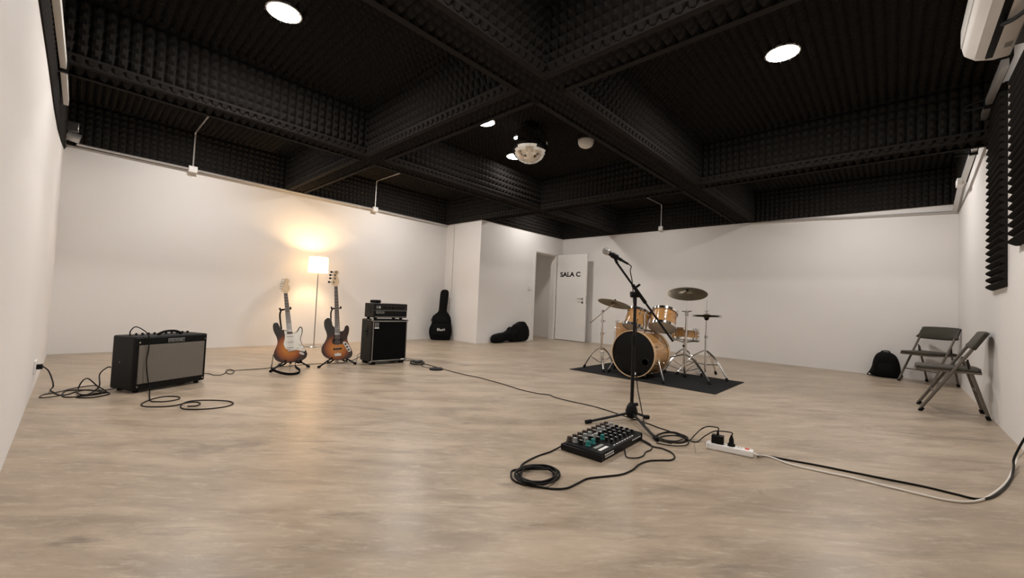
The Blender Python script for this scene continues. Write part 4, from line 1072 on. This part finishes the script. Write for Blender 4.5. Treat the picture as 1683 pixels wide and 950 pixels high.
pts += [at(x, y, .005) for x, y in [(1076,716),(1090,722),(1112,728),(1128,725),(1130,719),(1120,714),(1105,711),(1088,712),(1079,716),(1082,722),(1100,727),(1122,726),(1127,720),(1114,716),(1096,716),(1085,719),(1092,723),(1110,725),(1122,722)]]
cable('black microphone cable dropping along the stand into a coil on the floor', pts, .0038)
cable('outer loop of black cable beside the microphone stand foot', [at(x, y, .009) for x, y in [(1079,728),(1095,731.5),(1115,733),(1128,731.5),(1132,726),(1127,719),(1112,711),(1095,710),(1082,714),(1079,719),(1088,725),(1104,729)]], .0038)
# power strip
a0, a1 = at(1160, 737), at(1238, 753.5); dr = (a1 - a0); Ls = dr.length; rz_ = math.atan2(dr.y, dr.x)
ps = thing('power_strip', 'white power strip with red switch on the concrete floor', 'power strip', a0, rz_)
hs2 = .038
MB().box((0, 0, 0), (Ls, .056, hs2)).build('case', mat('strip_white', (.80, .79, .77), .35), ps, bevel=.007, seg=3)
for i in range(4):
    sk = MB().lathe([(.019, 0), (.019, .002), (.016, .002), (.015, -.0), (0, -.0)], 20, M.Translation((.045 + i*.046, .028, hs2 - .001))).build('socket', whitep, ps)
    hm = MB()
    for s in (-1, 1): hm.rod((.045 + i*.046 + s*.007, .028, hs2 - .001), (.045 + i*.046 + s*.007, .028, hs2 + .0015), .0028, n=8)
    hm.build('socket_holes', black, sk)
MB().box((Ls - .045, .018, hs2 - .002), (Ls - .022, .038, hs2 + .004)).build('switch', red, ps, bevel=.002)
MB().rod((Ls - .002, .028, .02), (Ls + .02, .028, .016), .008, .005).build('strain_relief', whitep, ps)
PM = ps.matrix_basis
pl1 = thing('power_adapter', 'square black power adapter plugged into the white power strip', 'plug', PM @ V((.062, .03, hs2)), rz_)
MB().box((-.034, -.022, .0), (.034, .022, .050)).build('body', black, pl1, bevel=.004)
MB().rod((.0, 0, .048), (0, 0, .078), .008, .0055).build('strain_relief', black, pl1)
pl2 = thing('power_plug', 'narrow black plug in the white power strip beside the adapter', 'plug', PM @ V((.137, .03, hs2)), rz_)
MB().lathe([(0, 0), (.021, 0), (.021, .012), (.014, .018), (.013, .040), (.009, .052), (.005, .064), (0, .064)], 18).build('body', black, pl2)
q1 = PM @ V((.062, .03, hs2 + .076)); q2 = PM @ V((.137, .03, hs2 + .062))
dq = dep(q1)
cable('black cable arching from the square adapter to the cable coil', [q1, q1 + V((0, 0, .018)), atd(1164.5, 701, dq - .02), atd(1153, 705, dq - .06), at(1142, 715, .03), at(1133, 723.5, .006), at(1124, 720, .005), at(1112, 714, .009)], .0036)
cable('black cable arching from the narrow plug to the cable coil', [q2, q2 + V((0, 0, .018)), atd(1184, 708.5, dep(q2) - .02), atd(1172, 709.5, dq - .03), at(1158, 717, .03), at(1147, 725.5, .006), at(1139, 726, .0045), at(1131, 723, .012), at(1120, 718, .012)], .0036)
e6 = PM @ V((Ls + .018, .028, .016))
RO = V((3.55, YR, .30))
wlist = [(1262,750),(1300,763.5),(1350,775),(1400,785.5),(1460,800),(1510,812),(1550,821),(1585,825),(1615,821),(1640,806),(1656,790)]
cable('white power cable curving across the floor from the power strip to the right wall', [e6] + [at(x, y, .005) for x, y in wlist] + [at(1668, 764, .02), at(1676, 750, .06), V((3.70, YR + .06, .22)), V((3.56, YR + .04, .29))], .0055, wcord)
blist = [(1252,747.5),(1290,755),(1340,764),(1400,776),(1460,788),(1520,800),(1570,812),(1605,820),(1630,817),(1650,803),(1662,786)]
cable('black power cable running beside the white cable to the right wall', [PM @ V((Ls + .02, .05, .005))] + [at(x, y, .0055) for x, y in blist] + [at(1666, 768, .03), at(1668, 750, .08), V((3.82, YR + .07, .24)), V((3.66, YR + .04, .31))], .0055)
ro = thing('wall_outlet', 'white double socket low on the right wall at the frame edge', 'outlet', (3.60, YR, .30))
MB().box((-.10, 0, -.05), (.10, .012, .05)).build('plate', whitep, ro, bevel=.004)
for x in (-.045, .055): MB().rod((x, .01, 0), (x, .05, 0), .016).build('plug', black, ro)
ol = thing('wall_outlet', 'pale wall socket low on the left wall with a black plug', 'outlet', (XL, ou.y, ou.z))
MB().box((0, -.07, -.05), (.012, .07, .05)).build('plate', whitep, ol, bevel=.003)
MB().box((.01, -.03, -.018), (.045, .02, .018)).build('plug', black, ol, bevel=.004)

# ------------------------------------------------------------------ mixer
MX = thing('mixing_console', 'compact black mixing console with teal knobs on the floor', 'mixer', (2.012, 1.160, 0), math.radians(2.5))
mw, md = .545, .262
sd = [(0, .0), (md, .0), (md, .040), (md*.80, .052), (0, .046)]      # side profile (y, z)
MB().add([V((x, y, z)) for x in (0, mw) for y, z in sd], [(i, (i+1) % 5, 5 + (i+1) % 5, 5 + i) for i in range(5)] + [tuple(range(5)), tuple(range(9, 4, -1))]).build('case', black, MX, bevel=.005)
MB().box((-.004, -.003, .004), (.014, md + .002, .040)).build('end_cheek', blkmetal, MX, bevel=.005)
MB().box((mw - .014, -.003, .004), (mw + .004, md + .002, .050)).build('end_cheek', blkmetal, MX, bevel=.005)
def ztop(y): return .046 + (.052 - .046)*min(1, y/(md*.8))
kn = {}
def knob(nm, x, y, r, h, m_, cap=None):
    key = (r, h, m_.name)
    if key not in kn: kn[key] = MB().lathe([(r, 0), (r*.96, h*.25), (r*.80, h*.30), (r*.74, h), (0, h)], 12).mesh('knob', m_)
    k = inst(kn[key], nm, MX, M.Translation((x, y, ztop(y) - .001)))
    if cap: inst(kn.setdefault(('c', r, h), MB().box((-.0016, -r*.7, h), (.0016, r*.7, h + .0015)).mesh('pointer', lcd)), 'pointer', k)
    return k
browncap = mat('brown_black_knob', (.035, .022, .016), .4)
n = 9
for i in range(n):
    x = .045 + i*(mw - .09)/(n - 1)
    knob('gain_knob', x, md*.90, .018, .024, browncap)
    knob('level_knob', x, md*.75, .016, .026, greyk if i % 3 != 1 else browncap, True)
    knob('tone_knob', x, md*.60, .014, .024, greyk if i in (1, 3) else black, True)
    if i < 4: knob('effect_knob', x + .01, md*.44, .016, .028, teal if i != 2 else black, i == 2)
    else: knob('effect_knob', x, md*.46, .013, .022, black, True)
    if i >= 3: knob('pan_knob', x, md*.32, .012, .024, black, True)
    if i >= 3: knob('level_knob', x, md*.19, .011, .022, black, True)
for i in range(6): MB().box((.21 + i*.05, md*.68, .047), (.235 + i*.05, md*.70, .062)).build('button', lcd, MX)
MB().box((.04, md*.10, .045), (.135, md*.17, .0485)).build('display', lcd, MX)
MB().box((.045, md*.22, .045), (.14, md*.30, .050)).build('button_strip', greyk, MX)
for i in range(8): MB().box((.18 + i*.035, md*.06, .045), (.198 + i*.035, md*.08, .049)).build('button', lcd, MX)
for r_i in range(2):
    for i in range(5): MB().box((.04 + i*.022 + r_i*.004, -.002, .028 - r_i*.013), (.055 + i*.022 + r_i*.004, .001, .034 - r_i*.013)).build('print_mark', lcd, MX)
for i in range(5): MB().box((mw - .15 + i*.026, -.002, .030), (mw - .134 + i*.026, .001, .036)).build('print_mark', lcd, MX)
MM = MX.matrix_basis
# mixer cables
pts = [MM @ V((.012, md + .004, .02)), MM @ V((-.02, md + .02, .006))] + [at(x, y, .005) for x, y in [(903,743),(885,749),(868,757),(857,765)]]
pts += coil(883, 780, 32, 14.0, 5.4, ph=3.7, jit=.17, up=.0035) + [at(x, y, .005) for x, y in [(848,772),(840,781),(845,790),(862,796),(890,801),(912,803.5),(932,802),(950,794),(966,786.5),(995,783),(1022,779.5),(1040,772),(1050,763.5),(1066,757.5),(1085,756.5),(1103,756),(1109,751),(1103,743.5),(1088,737),(1070,732.5)]] + [MM @ V((mw + .02, .07, .012)), MM @ V((mw, .07, .02))]
cable('long black cable coiled beside the mixing console and looping back to its far end', pts, .0045)
pts = [MM @ V((mw, .12, .02)), MM @ V((mw + .03, .10, .010))] + [at(x, y, .0045) for x, y in [(1064,727),(1071,733),(1070,739),(1061,743),(1057,749),(1046,752.5),(1030,751)]] + [MM @ V((.27, -.01, .006)), MM @ V((.25, .0, .012))]
cable('short black cable looping between the end and front of the mixing console', pts, .0034)

# ------------------------------------------------------------------ folding chairs
def folding_chair(label, loc, rz):
    t = thing('folding_chair', label, 'chair', loc, rz, 'folding chairs')
    hw = .205; R_ = .0125
    F_, Rr = .215, -.215
    top = V((0, -.20, .765))
    for s in (-1, 1):
        x = s*hw
        MB().tube([(x, F_, .02), (x, -.155, .69), (x*.99, -.185, .745)], R_, 10).build('front_leg', chairm, t)
        MB().tube([(x*.90, Rr, .02), (x*.90, -.082, .505)], R_*.95, 10).build('rear_leg', chairm, t)
        MB().rod((x, F_ + .004, .0), (x, F_ - .018, .035), .016).build('rubber_foot', rubber, t)
        MB().rod((x*.90, Rr - .002, .0), (x*.90, Rr + .010, .035), .016).build('rubber_foot', rubber, t)
        MB().tube([(x*.95, -.095, .43), (x*.95, -.085, .52)], .007).build('hinge', blkmetal, t)
    MB().rod((-hw*.9, -.155, .23), (hw*.9, -.155, .23), .008).build('rear_brace', chairm, t)
    MB().rod((-hw, .125, .182), (hw, .125, .182), .008).build('front_brace', chairm, t)
    so_ = [(-.185, -.20), (.185, -.20), (.195, -.10), (.195, .14), (.175, .19), (.13, .215), (-.13, .215), (-.175, .19), (-.195, .14), (-.195, -.10)]
    def seatm(y0, y1, k, z): # outline is (x, y): prism extrudes along its y, so turn it up
        return M.Translation((0, .0, z)) @ M.Rotation(-.02, 4, 'X') @ M(((1, 0, 0, 0), (0, 0, 1, 0), (0, 1, 0, 0), (0, 0, 0, 1)))
    ss = smooth2([(x, y + .03) for x, y in so_], 3)
    MB().prism([(x, y) for x, y in ss], 0, .030, seatm(0, 0, 0, .405), inset=.05, cz=.04).build('seat_pad', upholst, t, angle=60)
    MB().prism([(x*1.02, .04 + (y - .04)*1.02) for x, y in ss], -.014, .004, seatm(0, 0, 0, .403)).build('seat_frame', chairm, t)
    bo_ = smooth2([(-.215, .0), (.215, .0), (.228, .06), (.224, .14), (.19, .178), (-.19, .178), (-.224, .14), (-.228, .06)], 3)
    mtb = M.Translation((0, -.122, .612)) @ M.Rotation(math.radians(28), 4, 'X')
    vs0 = MB().prism(bo_, -.012, .020, mtb, inset=.05, cz=.08)
    vs0.v = [V((p.x, p.y - .03*(1 - (p.x/.21)**2)*.6, p.z)) for p in vs0.v]
    vs0.build('backrest', upholst, t, angle=60)
    return t
folding_chair('grey folding chair nearest the camera, side-on with its back to the right wall', (5.74, -.405, 0), 0)
folding_chair('grey folding chair in the far corner, turned towards the room', (7.98, -.352, 0), math.radians(50))

# ------------------------------------------------------------------ backpack
bpk = thing('backpack', 'black backpack leaning on the back wall beside the folding chairs', 'backpack', (8.26, .085, 0), math.radians(-90 + 4))
ol_ = [(x*.76, z) for x, z in [(-.205, .01), (.215, .005), (.215, .10), (.195, .22), (.15, .31), (.08, .352), (-.02, .362), (-.11, .335), (-.165, .26), (-.195, .14)]]
sm = smooth2(ol_, 4); n = len(sm); lay = [(-.12, .80), (-.10, .92), (-.05, 1), (.06, 1), (.10, .93), (.11, .85)]
vs = []; fs = []
for y, q in lay: vs += [V((x*q, y, .005 + z*q)) for x, z in sm]
for l in range(5): fs += [(l*n + i, l*n + (i+1) % n, (l+1)*n + (i+1) % n, (l+1)*n + i) for i in range(n)]
fs += [tuple(range(n - 1, -1, -1)), tuple(range(5*n, 6*n))]
mnz = min(v.z for v in vs)
MB().add([v - V((0, 0, mnz)) for v in vs], fs).build('shell', nylon, bpk, angle=60)
MB().prism(smooth2([(-.10, .03), (.105, .03), (.11, .14), (.08, .20), (-.075, .20), (-.10, .14)], 3), -.145, -.11, inset=.06, cz=.11).build('front_pocket', nylon, bpk, angle=60)
MB().tube(smooth([(-.05, -.0, .35), (-.04, 0, .375), (.0, 0, .385), (.04, 0, .378), (.05, 0, .352)]), .008).build('grab_handle', rubber, bpk)
MB().tube(smooth([(-.145, .0, .11), (-.185, -.03, .05), (-.20, -.04, .015), (-.165, -.03, .012), (-.15, .0, .03)]), .007).build('strap', rubber, bpk)
